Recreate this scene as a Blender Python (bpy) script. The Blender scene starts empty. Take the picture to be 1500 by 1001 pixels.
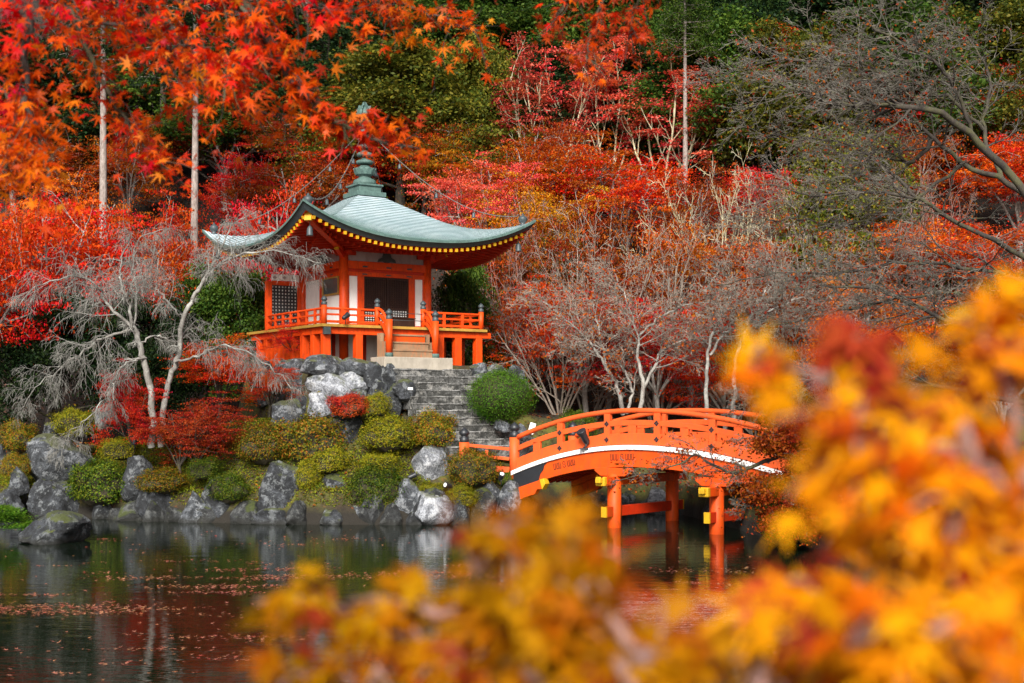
import bpy, bmesh, math, random
import numpy as np
from mathutils import Vector, Matrix

R = math.radians
scene = bpy.context.scene
COL = scene.collection

# ------------------------------------------------------------------ camera, world, sun, exposure
F, HOR, CAMZ = 2000.0, 600.0, 3.42          # focal length and horizon of the photograph (1500 px wide); eye height over the pond
cam_d = bpy.data.cameras.new('camera'); cam = bpy.data.objects.new('camera', cam_d); COL.objects.link(cam)
cam.location = (0, 0, CAMZ); cam.rotation_euler = (R(90), 0, 0)
cam_d.sensor_width = 36; cam_d.lens = 36*F/1500; cam_d.shift_y = (HOR-500.5)/1500
cam_d.clip_start = 0.05; cam_d.clip_end = 1000
cam_d.dof.use_dof = True; cam_d.dof.focus_distance = 42; cam_d.dof.aperture_fstop = 3.2; cam_d.dof.aperture_blades = 0
scene.camera = cam
SUN_EL, SUN_AZ = 35, -173                    # overcast: a very soft, high light from behind the camera's left shoulder
world = bpy.data.worlds.new('World'); scene.world = world; world.use_nodes = True
nt = world.node_tree; bg = nt.nodes['Background']; sky = nt.nodes.new('ShaderNodeTexSky')
sky.sky_type = 'NISHITA'; sky.sun_disc = False; sky.sun_elevation = R(SUN_EL); sky.sun_rotation = R(SUN_AZ); sky.dust_density = 4
hs = nt.nodes.new('ShaderNodeHueSaturation'); hs.inputs['Saturation'].default_value = 0.45
nt.links.new(sky.outputs[0], hs.inputs['Color']); nt.links.new(hs.outputs[0], bg.inputs[0]); bg.inputs[1].default_value = 0.082
sd = bpy.data.lights.new('sun', 'SUN'); sun = bpy.data.objects.new('sun', sd); COL.objects.link(sun)
sd.energy = 2.9; sd.angle = R(18); sd.color = (1.0, 0.96, 0.9)
az = R(SUN_AZ); el = R(SUN_EL)
sun.rotation_euler = Vector((math.sin(az)*math.cos(el), math.cos(az)*math.cos(el), math.sin(el))).to_track_quat('Z', 'Y').to_euler()
sun.location = (-10, -10, 40)
scene.view_settings.view_transform = 'Standard'; scene.view_settings.look = 'None'
scene.view_settings.exposure = 1.14; scene.view_settings.gamma = 1
scene.cycles.max_bounces = 8; scene.cycles.diffuse_bounces = 3; scene.cycles.glossy_bounces = 4; scene.cycles.transmission_bounces = 4
scene.cycles.use_denoising = True
scene.render.use_persistent_data = False

def P(px, py, Z):
    return np.array([(px-750)/F*Z, Z, CAMZ-(py-HOR)/F*Z])

# ------------------------------------------------------------------ helpers
def tag(o, label=None, cat=None, group=None, kind=None):
    if label: o['label'] = label
    if cat: o['category'] = cat
    if group: o['group'] = group
    if kind: o['kind'] = kind
    return o
def empty(name, loc, rz=0, label=None, cat=None, group=None):
    o = bpy.data.objects.new(name, None); COL.objects.link(o); o.location = loc; o.rotation_euler = (0, 0, rz); o.empty_display_size = .2
    return tag(o, label, cat, group)
def link(name, me, mats=(), parent=None, loc=None):
    o = bpy.data.objects.new(name, me); COL.objects.link(o)
    for m in (mats if isinstance(mats, (list, tuple)) else [mats]): me.materials.append(m)
    if parent: o.parent = parent
    if loc is not None: o.location = loc
    return o
def fast_mesh(name, verts, faces, smooth=False):
    verts = np.ascontiguousarray(verts, dtype=np.float32); faces = np.ascontiguousarray(faces, dtype=np.int32)
    me = bpy.data.meshes.new(name); m, k = faces.shape
    me.vertices.add(len(verts)); me.vertices.foreach_set('co', verts.ravel())
    me.loops.add(m*k); me.loops.foreach_set('vertex_index', faces.ravel())
    me.polygons.add(m); me.polygons.foreach_set('loop_start', np.arange(m, dtype=np.int32)*k)
    if smooth: me.polygons.foreach_set('use_smooth', np.ones(m, dtype=bool))
    me.update(); me.validate()
    return me

class MB:
    """collects shapes into ONE mesh"""
    def __init__(s): s.v = []; s.f = []; s.m = []; s.s = []
    def add(s, vs, fs, mi=0, sm=False):
        o = len(s.v); s.v += [tuple(map(float, v)) for v in vs]
        for f in fs: s.f.append([i+o for i in f]); s.m.append(mi); s.s.append(sm)
    def box(s, x0, x1, y0, y1, z0, z1, mi=0):
        s.add([(x0,y0,z0),(x1,y0,z0),(x1,y1,z0),(x0,y1,z0),(x0,y0,z1),(x1,y0,z1),(x1,y1,z1),(x0,y1,z1)],
              [(0,3,2,1),(4,5,6,7),(0,1,5,4),(1,2,6,5),(2,3,7,6),(3,0,4,7)], mi)
    def bar(s, p, q, w, h, mi=0, up=(0,0,1)):
        p = Vector(p); q = Vector(q); d = (q-p).normalized(); up = Vector(up); sd_ = d.cross(up)
        if sd_.length < 1e-4: sd_ = d.cross(Vector((1,0,0)))
        sd_.normalize(); u = sd_.cross(d); a = sd_*w/2; b = u*h/2
        vs = [p-a-b, p+a-b, p+a+b, p-a+b, q-a-b, q+a-b, q+a+b, q-a+b]
        s.add(vs, [(0,1,2,3)[::-1],(4,5,6,7),(0,1,5,4),(1,2,6,5),(2,3,7,6),(3,0,4,7)][0:6], mi)
    def sweep(s, pts, w, h, mi=0, up=(0,0,1), y=None):
        """rectangular section swept along a polyline, vertical sides"""
        n = len(pts); vs = []
        for i, p in enumerate(pts):
            p = Vector(p); d = (Vector(pts[min(i+1, n-1)])-Vector(pts[max(i-1, 0)])); d.z = 0; d.normalize()
            sd_ = Vector((d.y, -d.x, 0))*w/2; b = Vector((0,0,h/2))
            vs += [p-sd_-b, p+sd_-b, p+sd_+b, p-sd_+b]
        fs = []
        for i in range(n-1):
            a = i*4; b = a+4
            for k in range(4): fs.append((a+k, a+(k+1)%4, b+(k+1)%4, b+k))
        fs += [(3,2,1,0), tuple(range((n-1)*4, n*4))]
        s.add(vs, fs, mi)
    def tube(s, pts, rad, n=8, mi=0):
        v, f = ring_tube(np.array([tuple(p) for p in pts], float), np.broadcast_to(np.array(rad, float), (len(pts),)), n)
        s.add(v, [tuple(q) for q in f], mi, True)
        o = len(s.v)-len(v)
        s.f.append([o+i for i in range(n)][::-1]); s.m.append(mi); s.s.append(False)
        s.f.append([o+len(v)-n+i for i in range(n)]); s.m.append(mi); s.s.append(False)
    def lathe(s, c, prof, n=16, mi=0):
        c = Vector(c); vs = []; fs = []
        for (r, z) in prof:
            for k in range(n): vs.append((c.x+r*math.cos(2*math.pi*k/n), c.y+r*math.sin(2*math.pi*k/n), c.z+z))
        for i in range(len(prof)-1):
            for k in range(n): fs.append((i*n+k, i*n+(k+1)%n, (i+1)*n+(k+1)%n, (i+1)*n+k))
        s.add(vs, fs, mi, True); o = len(s.v)-len(vs)
        s.f.append([o+k for k in range(n)][::-1]); s.m.append(mi); s.s.append(False)
        s.f.append([o+len(vs)-n+k for k in range(n)]); s.m.append(mi); s.s.append(False)
    def prism(s, poly, axis_o, ax, ay, az, mi=0):
        """polygon (u,v) placed at axis_o + u*ax + v*ay, extruded along az"""
        o = Vector(axis_o); ax = Vector(ax); ay = Vector(ay); az = Vector(az); n = len(poly)
        a = [o+ax*u+ay*v for u, v in poly]; b = [p+az for p in a]
        s.add(a+b, [tuple(range(n))[::-1], tuple(range(n, 2*n))]+[(i, (i+1)%n, n+(i+1)%n, n+i) for i in range(n)], mi)
    def build(s, name, mats, parent=None, bevel=0, loc=None):
        me = bpy.data.meshes.new(name); me.from_pydata(s.v, [], s.f)
        me.polygons.foreach_set('material_index', s.m); me.polygons.foreach_set('use_smooth', s.s)
        bm = bmesh.new(); bm.from_mesh(me); bmesh.ops.recalc_face_normals(bm, faces=bm.faces[:]); bm.to_mesh(me); bm.free()
        o = link(name, me, mats, parent, loc)
        if bevel:
            b = o.modifiers.new('bevel', 'BEVEL'); b.width = bevel; b.segments = 2; b.limit_method = 'ANGLE'; b.angle_limit = R(50)
        return o

def ring_tube(pts, rad, n):
    m = len(pts); d = np.gradient(pts, axis=0); d /= np.linalg.norm(d, axis=1)[:, None]+1e-9
    ref = np.array([0.31, 0.22, 0.92]) if abs(d[0][2]) < .85 else np.array([1., .1, 0.])
    a = np.cross(d, ref); a /= np.linalg.norm(a, axis=1)[:, None]+1e-9; b = np.cross(d, a)
    th = np.arange(n)*2*np.pi/n
    v = pts[:, None, :]+rad[:, None, None]*(np.cos(th)[None, :, None]*a[:, None, :]+np.sin(th)[None, :, None]*b[:, None, :])
    i = np.arange(m-1)[:, None]*n; k = np.arange(n)[None, :]
    f = np.stack([i+k, i+(k+1) % n, i+n+(k+1) % n, i+n+k], -1).reshape(-1, 4)
    return v.reshape(-1, 3), f

class Tubes:
    def __init__(s, split=0): s.v = []; s.f = []; s.o = 0; s.split = split; s.fine = Tubes() if split else None
    def add(s, pts, rad, n=4):
        if s.split and rad[0] < s.split: s.fine.add(pts, rad, n); return
        v, f = ring_tube(np.asarray(pts, float), np.asarray(rad, float), n); s.v.append(v); s.f.append(f+s.o); s.o += len(v)
    def mesh(s, name): return fast_mesh(name, np.concatenate(s.v), np.concatenate(s.f), True)

def copy_tree(root):
    c = root.copy(); COL.objects.link(c)
    for ch in list(root.children):
        d = ch.copy(); COL.objects.link(d); d.parent = c
        for g in list(ch.children):
            e = g.copy(); COL.objects.link(e); e.parent = d
    return c

# ------------------------------------------------------------------ materials
def mat(name):
    m = bpy.data.materials.new(name); m.use_nodes = True; return m, m.node_tree, m.node_tree.nodes['Principled BSDF']
def N(t, typ, **kw):
    n = t.nodes.new(typ)
    for k, v in kw.items():
        if k in n.inputs: n.inputs[k].default_value = v
        else: setattr(n, k, v)
    return n
def ramp(t, fac, stops, interp='LINEAR'):
    r = t.nodes.new('ShaderNodeValToRGB'); e = r.color_ramp.elements; r.color_ramp.interpolation = interp
    while len(e) < len(stops): e.new(.5)
    for i, (p, c) in enumerate(stops):
        e[i].position = p; e[i].color = (c[0], c[1], c[2], 1)
    t.links.new(fac, r.inputs[0]); return r.outputs[0]
def mix(t, fac, a, b, typ='MIX'):
    m = t.nodes.new('ShaderNodeMix'); m.data_type = 'RGBA'; m.blend_type = typ
    for s, v in ((0, fac), (6, a), (7, b)):
        if hasattr(v, 'links') or isinstance(v, bpy.types.NodeSocket): t.links.new(v, m.inputs[s])
        elif s == 0: m.inputs[0].default_value = v
        else: m.inputs[s].default_value = (v[0], v[1], v[2], 1)
    return m.outputs[2]
def coords(t, kind='Object', scale=(1,1,1)):
    c = t.nodes.new('ShaderNodeTexCoord'); mp = t.nodes.new('ShaderNodeMapping'); mp.inputs['Scale'].default_value = scale
    t.links.new(c.outputs[kind], mp.inputs[0]); return mp.outputs[0]
def noise_tex(t, vec, scale, detail=5, rough=.6, dist=0):
    n = N(t, 'ShaderNodeTexNoise', Scale=scale, Detail=detail, Roughness=rough, Distortion=dist); t.links.new(vec, n.inputs['Vector']); return n.outputs[0]
def bump(t, b, h, strength, dist=.02):
    n = N(t, 'ShaderNodeBump', Strength=strength, Distance=dist); t.links.new(h, n.inputs['Height']); t.links.new(n.outputs[0], b.inputs['Normal'])

def leaf_mat(name, cols, trans=.35, rough=.55, clump=.5, spec=.12):
    m, t, b = mat(name)
    g = t.nodes.new('ShaderNodeNewGeometry')
    n = len(cols); c = ramp(t, g.outputs['Random Per Island'], [((i+.5)/n, cc) for i, cc in enumerate(cols)])
    v = coords(t, 'Object'); nz = noise_tex(t, v, clump, 3, .6)
    oi = t.nodes.new('ShaderNodeObjectInfo')
    hsv = t.nodes.new('ShaderNodeHueSaturation')
    mr = N(t, 'ShaderNodeMapRange'); mr.inputs[1].default_value = .3; mr.inputs[2].default_value = .7; mr.inputs[3].default_value = .485; mr.inputs[4].default_value = .522
    t.links.new(nz, mr.inputs[0]); t.links.new(mr.outputs[0], hsv.inputs['Hue'])
    mv = N(t, 'ShaderNodeMapRange'); mv.inputs[3].default_value = .6; mv.inputs[4].default_value = 1.1
    t.links.new(oi.outputs['Random'], mv.inputs[0]); t.links.new(mv.outputs[0], hsv.inputs['Value']); t.links.new(c, hsv.inputs['Color'])
    t.links.new(hsv.outputs[0], b.inputs['Base Color']); b.inputs['Roughness'].default_value = rough; b.inputs['Specular IOR Level'].default_value = spec
    tr = t.nodes.new('ShaderNodeBsdfTranslucent'); t.links.new(hsv.outputs[0], tr.inputs[0])
    mx = t.nodes.new('ShaderNodeMixShader'); mx.inputs[0].default_value = trans
    t.links.new(b.outputs[0], mx.inputs[1]); t.links.new(tr.outputs[0], mx.inputs[2])
    t.links.new(mx.outputs[0], t.nodes['Material Output'].inputs['Surface'])
    return m
def paint_mat(name, col, dark=.78, rough=.45, scale=3, grime=(.10,.05,.02), amount=.25):
    m, t, b = mat(name); v = coords(t, 'Object')
    n1 = noise_tex(t, v, scale, 6, .65); n2 = noise_tex(t, coords(t, 'Object', (1,1,.25)), 9, 5, .7)
    c = ramp(t, n1, [(.3, [x*dark for x in col]), (.7, col)])
    f = ramp(t, n2, [(.49, (0,0,0)), (.66, (amount,)*3)])
    t.links.new(mix(t, f, c, grime), b.inputs['Base Color']); b.inputs['Roughness'].default_value = rough; b.inputs['Specular IOR Level'].default_value = .25
    bump(t, b, n2, .15, .01); return m
def bark_mat(name, c1, c2, lichen=None, am=.5, scale=6):
    m, t, b = mat(name); v = coords(t, 'Object', (1,1,.35)); n1 = noise_tex(t, v, scale, 6, .7)
    c = ramp(t, n1, [(.35, c1), (.65, c2)])
    if lichen:
        n2 = noise_tex(t, coords(t, 'Object'), 2.3, 5, .7); c = mix(t, ramp(t, n2, [(.48, (0,0,0)), (.6, (am,)*3)]), c, lichen)
    t.links.new(c, b.inputs['Base Color']); b.inputs['Roughness'].default_value = .9; bump(t, b, n1, .5, .03); return m
def rock_mat(name, c1, c2, lichen, moss, moss_am, lichen_am=.5):
    m, t, b = mat(name); v = coords(t, 'Object'); oi = t.nodes.new('ShaderNodeObjectInfo')
    ad = t.nodes.new('ShaderNodeVectorMath'); ad.operation = 'ADD'; cx = t.nodes.new('ShaderNodeCombineXYZ')
    mm = N(t, 'ShaderNodeMath', operation='MULTIPLY'); mm.inputs[1].default_value = 37; t.links.new(oi.outputs['Random'], mm.inputs[0])
    t.links.new(mm.outputs[0], cx.inputs[0]); t.links.new(v, ad.inputs[0]); t.links.new(cx.outputs[0], ad.inputs[1]); v = ad.outputs[0]
    n1 = noise_tex(t, v, 2.2, 8, .7, .6); n2 = noise_tex(t, v, 3.1, 8, .78); n3 = noise_tex(t, v, 1.3, 6, .7, 1.0)
    c = ramp(t, n1, [(.34, [x*.3 for x in c1]), (.46, c1), (.60, c2)])
    n4 = noise_tex(t, v, 13, 6, .85, .8); c = mix(t, ramp(t, n4, [(.43, (.85,)*3), (.51, (0,0,0))]), c, [x*.35 for x in c1])
    c = mix(t, ramp(t, n2, [(.525, (0,0,0)), (.58, (lichen_am,)*3)]), c, lichen)
    gp = t.nodes.new('ShaderNodeNewGeometry'); sp = t.nodes.new('ShaderNodeSeparateXYZ'); t.links.new(gp.outputs['Position'], sp.inputs[0])
    wz = N(t, 'ShaderNodeMath', operation='MULTIPLY_ADD'); wz.inputs[1].default_value = .25; t.links.new(n1, wz.inputs[0]); t.links.new(sp.outputs[2], wz.inputs[2])
    c = mix(t, ramp(t, wz.outputs[0], [(.18, (.8,)*3), (.34, (0,0,0))]), c, (.018,.018,.014))   # wet foot at the waterline
    g = t.nodes.new('ShaderNodeNewGeometry'); sx = t.nodes.new('ShaderNodeSeparateXYZ'); t.links.new(g.outputs['Normal'], sx.inputs[0])
    ma = N(t, 'ShaderNodeMath', operation='MULTIPLY_ADD'); ma.inputs[1].default_value = .35; t.links.new(sx.outputs[2], ma.inputs[0]); t.links.new(n3, ma.inputs[2])
    c = mix(t, ramp(t, ma.outputs[0], [(.74, (0,0,0)), (.84, (moss_am,)*3)]), c, moss)
    t.links.new(c, b.inputs['Base Color']); b.inputs['Roughness'].default_value = .85
    ad2 = N(t, 'ShaderNodeMath', operation='ADD'); t.links.new(n1, ad2.inputs[0]); t.links.new(n2, ad2.inputs[1]); bump(t, b, ad2.outputs[0], 1.0, .12)
    return m
def plain(name, col, rough=.6, metal=0, spec=.5):
    m, t, b = mat(name); v = coords(t, 'Object'); n = noise_tex(t, v, 8, 5, .6)
    t.links.new(ramp(t, n, [(.3, [x*.75 for x in col]), (.7, col)]), b.inputs['Base Color'])
    b.inputs['Roughness'].default_value = rough; b.inputs['Metallic'].default_value = metal; b.inputs['Specular IOR Level'].default_value = spec; return m

M = {}
M['verm'] = paint_mat('vermilion_paint', (.74,.066,.004), .72, .5, 3, (.16,.03,.01), .5); M['vermd'] = paint_mat('vermilion_deep', (.56,.030,.005), .7)  # vermd is a deeper vermilion for soffit, rafters, brackets and joists
M['bridge'] = paint_mat('bridge_orange_paint', (.74,.078,.005), .72, .55, 2.2, (.20,.05,.015), .55)
M['rail'] = paint_mat('bridge_rail_paint', (.74,.10,.018), .76, .55, 2.2, (.22,.07,.03), .5)
M['white'] = paint_mat('white_plaster', (.84,.83,.80), .93, .8, 2, (.35,.3,.25), .15)
M['yellow'] = paint_mat('yellow_paint', (.62,.35,.014), .8); M['ochre'] = paint_mat('ochre_board_edge', (.45,.26,.05), .7)
M['darkwood'] = paint_mat('dark_lattice_wood', (.035,.015,.01), .6, .5); M['black'] = plain('black_metal', (.018,.02,.024), .45)
M['bronze'] = plain('dark_bronze', (.045,.06,.065), .5); M['verdigris'] = paint_mat('verdigris_copper', (.10,.17,.15), .6, .6, 4, (.03,.05,.05), .5)
M['wood'] = paint_mat('weathered_step_wood', (.30,.19,.11), .6, .8, 2, (.5,.12,.03), .5)
M['concrete'] = paint_mat('pale_concrete', (.40,.355,.29), .7, .85, 3, (.2,.18,.14), .4)
M['glass'] = plain('dark_window_glass', (.08,.10,.10), .1)
M['purple'] = paint_mat('frieze_shade_tinted_plaster', (.42,.36,.36), .8, .8)  # white frieze plaster with the eave shade mixed into its colour
M['rope'] = plain('chain_metal', (.10,.11,.10), .6)
M['stone_l'] = rock_mat('pale_rock', (.18,.19,.21), (.44,.46,.50), (.66,.67,.69), (.10,.11,.02), .5, .55)
M['stone_m'] = rock_mat('grey_rock', (.036,.040,.046), (.125,.138,.155), (.38,.40,.42), (.09,.10,.02), .7, .5)
M['stone_d'] = rock_mat('dark_rock', (.016,.018,.021), (.058,.064,.074), (.28,.30,.31), (.07,.085,.010), .8, .45); M['stone_w'] = rock_mat('mossy_shore_rock', (.014,.015,.015), (.05,.053,.055), (.22,.23,.22), (.05,.065,.008), .9, .35)
M['stone_t'] = rock_mat('step_lit_edge_stone', (.17,.17,.16), (.38,.375,.365), (.55,.53,.5), (.06,.06,.025), .3, .4); M['stone_s'] = rock_mat('step_stone', (.055,.055,.05), (.20,.198,.19), (.50,.48,.44), (.06,.06,.025), .45, .4)  # paler tread copy of the step stone, edge light put into its colour
M['bark_pale'] = bark_mat('lichened_bark', (.10,.09,.078), (.23,.215,.195), (.36,.36,.325), .7)
M['bark_grey'] = bark_mat('grey_bark', (.10,.085,.075), (.26,.23,.20), (.42,.42,.38), .5)
M['bark_dark'] = bark_mat('dark_mossy_bark', (.018,.014,.011), (.055,.043,.034), (.09,.09,.03), .5)
M['bark_cedar'] = bark_mat('cedar_bark', (.13,.10,.085), (.34,.29,.26), None, 0, 12)
M['bark_green'] = bark_mat('pale_green_bark', (.26,.22,.12), (.48,.44,.28), (.5,.5,.38), .5)
M['twig_grey'] = bark_mat('grey_twigs', (.145,.115,.092), (.32,.268,.215)); M['twig_silver'] = bark_mat('silver_twigs', (.12,.115,.10), (.27,.262,.235)); M['twig_dark'] = bark_mat('brown_grey_twigs', (.05,.042,.034), (.15,.13,.105), (.26,.25,.21), .4); M['twig_red'] = bark_mat('reddish_twigs', (.14,.07,.055), (.30,.17,.14))
LM = {
 'crimson': leaf_mat('crimson_leaves', [(0.454,0.005,0.0104),(0.648,0.011,0.0143),(0.713,0.024,0.0130)]),
 'red': leaf_mat('red_leaves', [(0.540,0.008,0.0052),(0.713,0.024,0.0065),(0.713,0.056,0.0078)]),
 'scarlet': leaf_mat('scarlet_orange_leaves', [(0.648,0.020,0.0052),(0.734,0.060,0.0065),(0.734,0.120,0.0091)]),
 'orange': leaf_mat('orange_leaves', [(0.626,0.060,0.0052),(0.713,0.128,0.0078),(0.713,0.200,0.0117)]),
 'gold': leaf_mat('golden_leaves', [(0.540,0.152,0.0065),(0.670,0.266,0.0097),(0.540,0.285,0.0130)]),
 'pink': leaf_mat('pinkish_red_leaves', [(.66,.045,.035),(.72,.085,.065),(.74,.14,.105)]),
 'rust': leaf_mat('rust_leaves', [(0.216,0.020,0.0052),(0.367,0.048,0.0065),(0.389,0.096,0.0097)]),
 'mixed': leaf_mat('turning_leaves', [(.05,.07,.010),(.16,.12,.012),(.40,.10,.010),(.45,.03,.01)]),
 'olive': leaf_mat('olive_leaves', [(.06,.085,.010),(.12,.14,.016),(.24,.20,.02)]),
 'green': leaf_mat('green_leaves', [(.025,.06,.010),(.06,.12,.014),(.11,.17,.02)]),
 'dark': leaf_mat('dark_evergreen_leaves', [(.008,.02,.008),(.015,.04,.012),(.035,.065,.014)]),
 'topiary': leaf_mat('bright_box_leaves', [(.06,.16,.010),(.10,.24,.014),(.17,.30,.02)]),
 'azalea': leaf_mat('azalea_leaves', [(.06,.09,.008),(.15,.16,.010),(.26,.20,.014),(.34,.11,.012)], clump=2.5),
 'azalea_g': leaf_mat('azalea_green_leaves', [(.03,.07,.008),(.08,.14,.010),(.18,.20,.014)], clump=2.5),
 'azalea_y': leaf_mat('azalea_yellow_leaves', [(.13,.16,.010),(.27,.28,.014),(.40,.30,.014)], clump=2.5),
 'moss': leaf_mat('moss_and_grass', [(.06,.09,.006),(.15,.19,.010),(.26,.28,.012),(.20,.12,.012)], .2, .7, 1.6),
 'redbush': leaf_mat('red_azalea_leaves', [(.30,.012,.010),(.48,.03,.012),(.50,.07,.015)]),
 'fg_red': leaf_mat('near_maple_leaves', [(.52,.010,.003),(.70,.028,.003),(.74,.055,.003),(.77,.115,.005)], .5, .4, 1.0),
 'fg_dark': leaf_mat('near_dark_red_leaves', [(.36,.006,.008),(.50,.02,.008),(.55,.04,.01)], .45, .4),
 'fg_yellow': leaf_mat('near_yellow_leaves', [(.62,.24,.002),(.70,.33,.003),(.74,.40,.004),(.68,.28,.003),(.56,.12,.002),(.72,.36,.003)], .5, .5, spec=.06),
 'fg_brown': leaf_mat('near_russet_leaves', [(.22,.02,.012),(.36,.04,.012),(.45,.09,.02)], .4, .35),
 'float': leaf_mat('floating_leaves', [(.30,.09,.06),(.44,.16,.11),(.40,.18,.08),(.28,.05,.03)], .1, .6),
 'litter': leaf_mat('fallen_leaves', [(.20,.05,.012),(.42,.10,.015),(.46,.18,.02),(.34,.03,.015)], .1, .7),
}
# ------------------------------------------------------------------ the ground
X0, Z0, PHI = -5.18, 48.0, R(33.2)           # pavilion centre and heading
CP, SP = math.cos(PHI), math.sin(PHI)
def hall_pt(a, n): return X0+a*CP+n*SP, Z0+a*SP-n*CP
GROUND_P = 4.92                               # platform level over the water
SX = [-80,-40,-20,-17,-14,-11.6,-9.2,-7,-4,-1.8,.1,.8,2.2,4,5.4,6.2,6.7,7.4,9,12,20,40,80]
SZ = [56,50,46.5,45,43.3,42.2,41.3,40.7,40.5,40.8,41.9,44.2,45.6,46,45,41,36.5,33.6,31,28.5,24,17,12]
def smooth(x): x = np.clip(x, 0, 1); return x*x*(3-2*x)
def wav(X, Z, s, k): return np.sin(X*s+k)*np.cos(Z*s*1.13+2*k)+.5*np.sin(X*s*2.3+Z*s*1.7+k*3)
def land(X, Z):
    X = np.asarray(X, float); Z = np.asarray(Z, float)
    zs = np.interp(X, SX, SZ); d = Z-zs
    dl = np.full(np.broadcast(X, Z).shape, 1e9)
    for dx in (-3,-2,-1.2,-.6,0,.6,1.2,2,3):
        dl = np.minimum(dl, np.hypot(dx, np.maximum(0, Z-np.interp(X+dx, SX, SZ))))
    plate = np.interp(X, [-30,-14,-10,-7,2,5,8,12,30], [2.0,2.1,2.6,3.3,3.2,2.6,1.9,1.7,1.6])
    rise = np.interp(X, [-30,-12,-8,0,5,8], [4.5,3.6,3.0,3.4,4,5])
    h = np.where(d > 0, .1+.75*smooth(dl/.5)+(plate-.85)*smooth(np.maximum(0, dl-.2)/rise), np.maximum(-.9, d*.9))
    inland = smooth(dl/2)
    h = h+.10*inland*wav(X, Z, .9, 1.)+.05*inland*wav(X, Z, 2.3, 2.)
    hs0 = np.interp(X, [-30,4,14,30], [53,53,47,45])
    h = h+np.maximum(0, Z-hs0)*.70*smooth((Z-hs0)/6)+.5*smooth((Z-hs0-3)/8)*wav(X, Z, .25, .5)
    # hall platform
    a = (X-X0)*CP+(Z-Z0)*SP; n = (X-X0)*SP-(Z-Z0)*CP
    q = np.maximum(np.abs(a)-3.05, np.abs(n)-3.1); w = 1-smooth(q/.55)
    h = h*(1-w)+np.maximum(h*(n < -2), GROUND_P)*w
    # bed of the steps
    wst = smooth((2.2-np.abs(a-.35))/.5)*smooth((n-3.6)/.3)*(1-smooth((n-7.2)/.8))
    h = h*(1-wst)+np.minimum(h, GROUND_P-.35-(n-3.9)*.84)*wst
    wl = np.exp(-(((X+.7)/1.3)**2+((Z-43.0)/1.1)**2)**2)
    h = np.where(d > 0, h*(1-wl)+1.75*wl, h)
    # the near bank the photographer stands on
    b = 1-smooth((Z-3.4-6*smooth((-X-4)/1.5))/1.6); h = h*(1-b)+(1.75+.05*wav(X, Z, 1.5, 0))*b
    return h
def ground(x, z): return float(land(np.array([x]), np.array([z]))[0])
gx = np.unique(np.concatenate([np.arange(-90, -22, 2.0), np.arange(-22, 20, .22), np.arange(20, 92, 2.0)]))
gz = np.unique(np.concatenate([np.arange(-25, 6, .5), np.arange(6, 24, 1.0), np.arange(24, 54, .22), np.arange(54, 112, 1.2), np.arange(112, 230, 6.0)]))
GX, GZ = np.meshgrid(gx, gz)
gv = np.stack([GX, GZ, land(GX, GZ)], -1).reshape(-1, 3)
nx = len(gx); ii = (np.arange(len(gz)-1)[:, None]*nx+np.arange(nx-1)[None, :]).ravel()
gf = np.stack([ii, ii+1, ii+nx+1, ii+nx], -1)
m, t, b = mat('mossy_leaf_strewn_ground')
v = coords(t); n1 = noise_tex(t, v, .55, 8, .7, .5); n2 = noise_tex(t, v, 6, 6, .75); n3 = noise_tex(t, v, 2.1, 5, .7)
c = ramp(t, n1, [(.36, (.020,.012,.007)), (.47, (.045,.040,.010)), (.58, (.085,.085,.012)), (.7, (.13,.12,.015))])
c = mix(t, ramp(t, n3, [(.5, (0,0,0)), (.62, (.8,)*3)]), c, (.035,.022,.012))
c = mix(t, ramp(t, n2, [(.6, (0,0,0)), (.66, (.8,)*3)]), c, (.22,.055,.012))
sp = t.nodes.new('ShaderNodeSeparateXYZ'); t.links.new(v, sp.inputs[0])
mr = N(t, 'ShaderNodeMapRange'); mr.inputs[1].default_value = 48; mr.inputs[2].default_value = 51; t.links.new(sp.outputs[1], mr.inputs[0])
fl = ramp(t, n2, [(.45, (.010,.007,.004)), (.6, (.03,.014,.006)), (.68, (.10,.025,.008))]); c = mix(t, mr.outputs[0], c, fl)   # forest floor of the hill
mz = N(t, 'ShaderNodeMapRange'); mz.inputs[1].default_value = .55; mz.inputs[2].default_value = .3; t.links.new(sp.outputs[2], mz.inputs[0]); c = mix(t, mz.outputs[0], c, (.014,.011,.007))   # wet earth of the shore
t.links.new(c, b.inputs['Base Color']); b.inputs['Roughness'].default_value = .95; bump(t, b, n2, .8, .08)
tag(link('ground', fast_mesh('ground', gv, gf, True), m), kind='structure')

# pond
m, t, b = mat('pond_water')
b.inputs['Base Color'].default_value = (.004,.008,.004,1); b.inputs['Roughness'].default_value = .025; b.inputs['IOR'].default_value = 1.36
v = coords(t, 'Object', (.55,1.6,1)); w1 = noise_tex(t, v, 1.6, 3, .55, .3); w2 = noise_tex(t, coords(t, 'Object', (.5,2.2,1)), 5.5, 2, .5)
ad = N(t, 'ShaderNodeMath', operation='MULTIPLY_ADD'); ad.inputs[1].default_value = .35; t.links.new(w2, ad.inputs[0]); t.links.new(w1, ad.inputs[2])
bump(t, b, ad.outputs[0], .11, .05)
mb = MB(); mb.add([(-90,-20,0),(90,-20,0),(90,60,0),(-90,60,0)], [(0,1,2,3)])
tag(mb.build('water', m), kind='structure')

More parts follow.
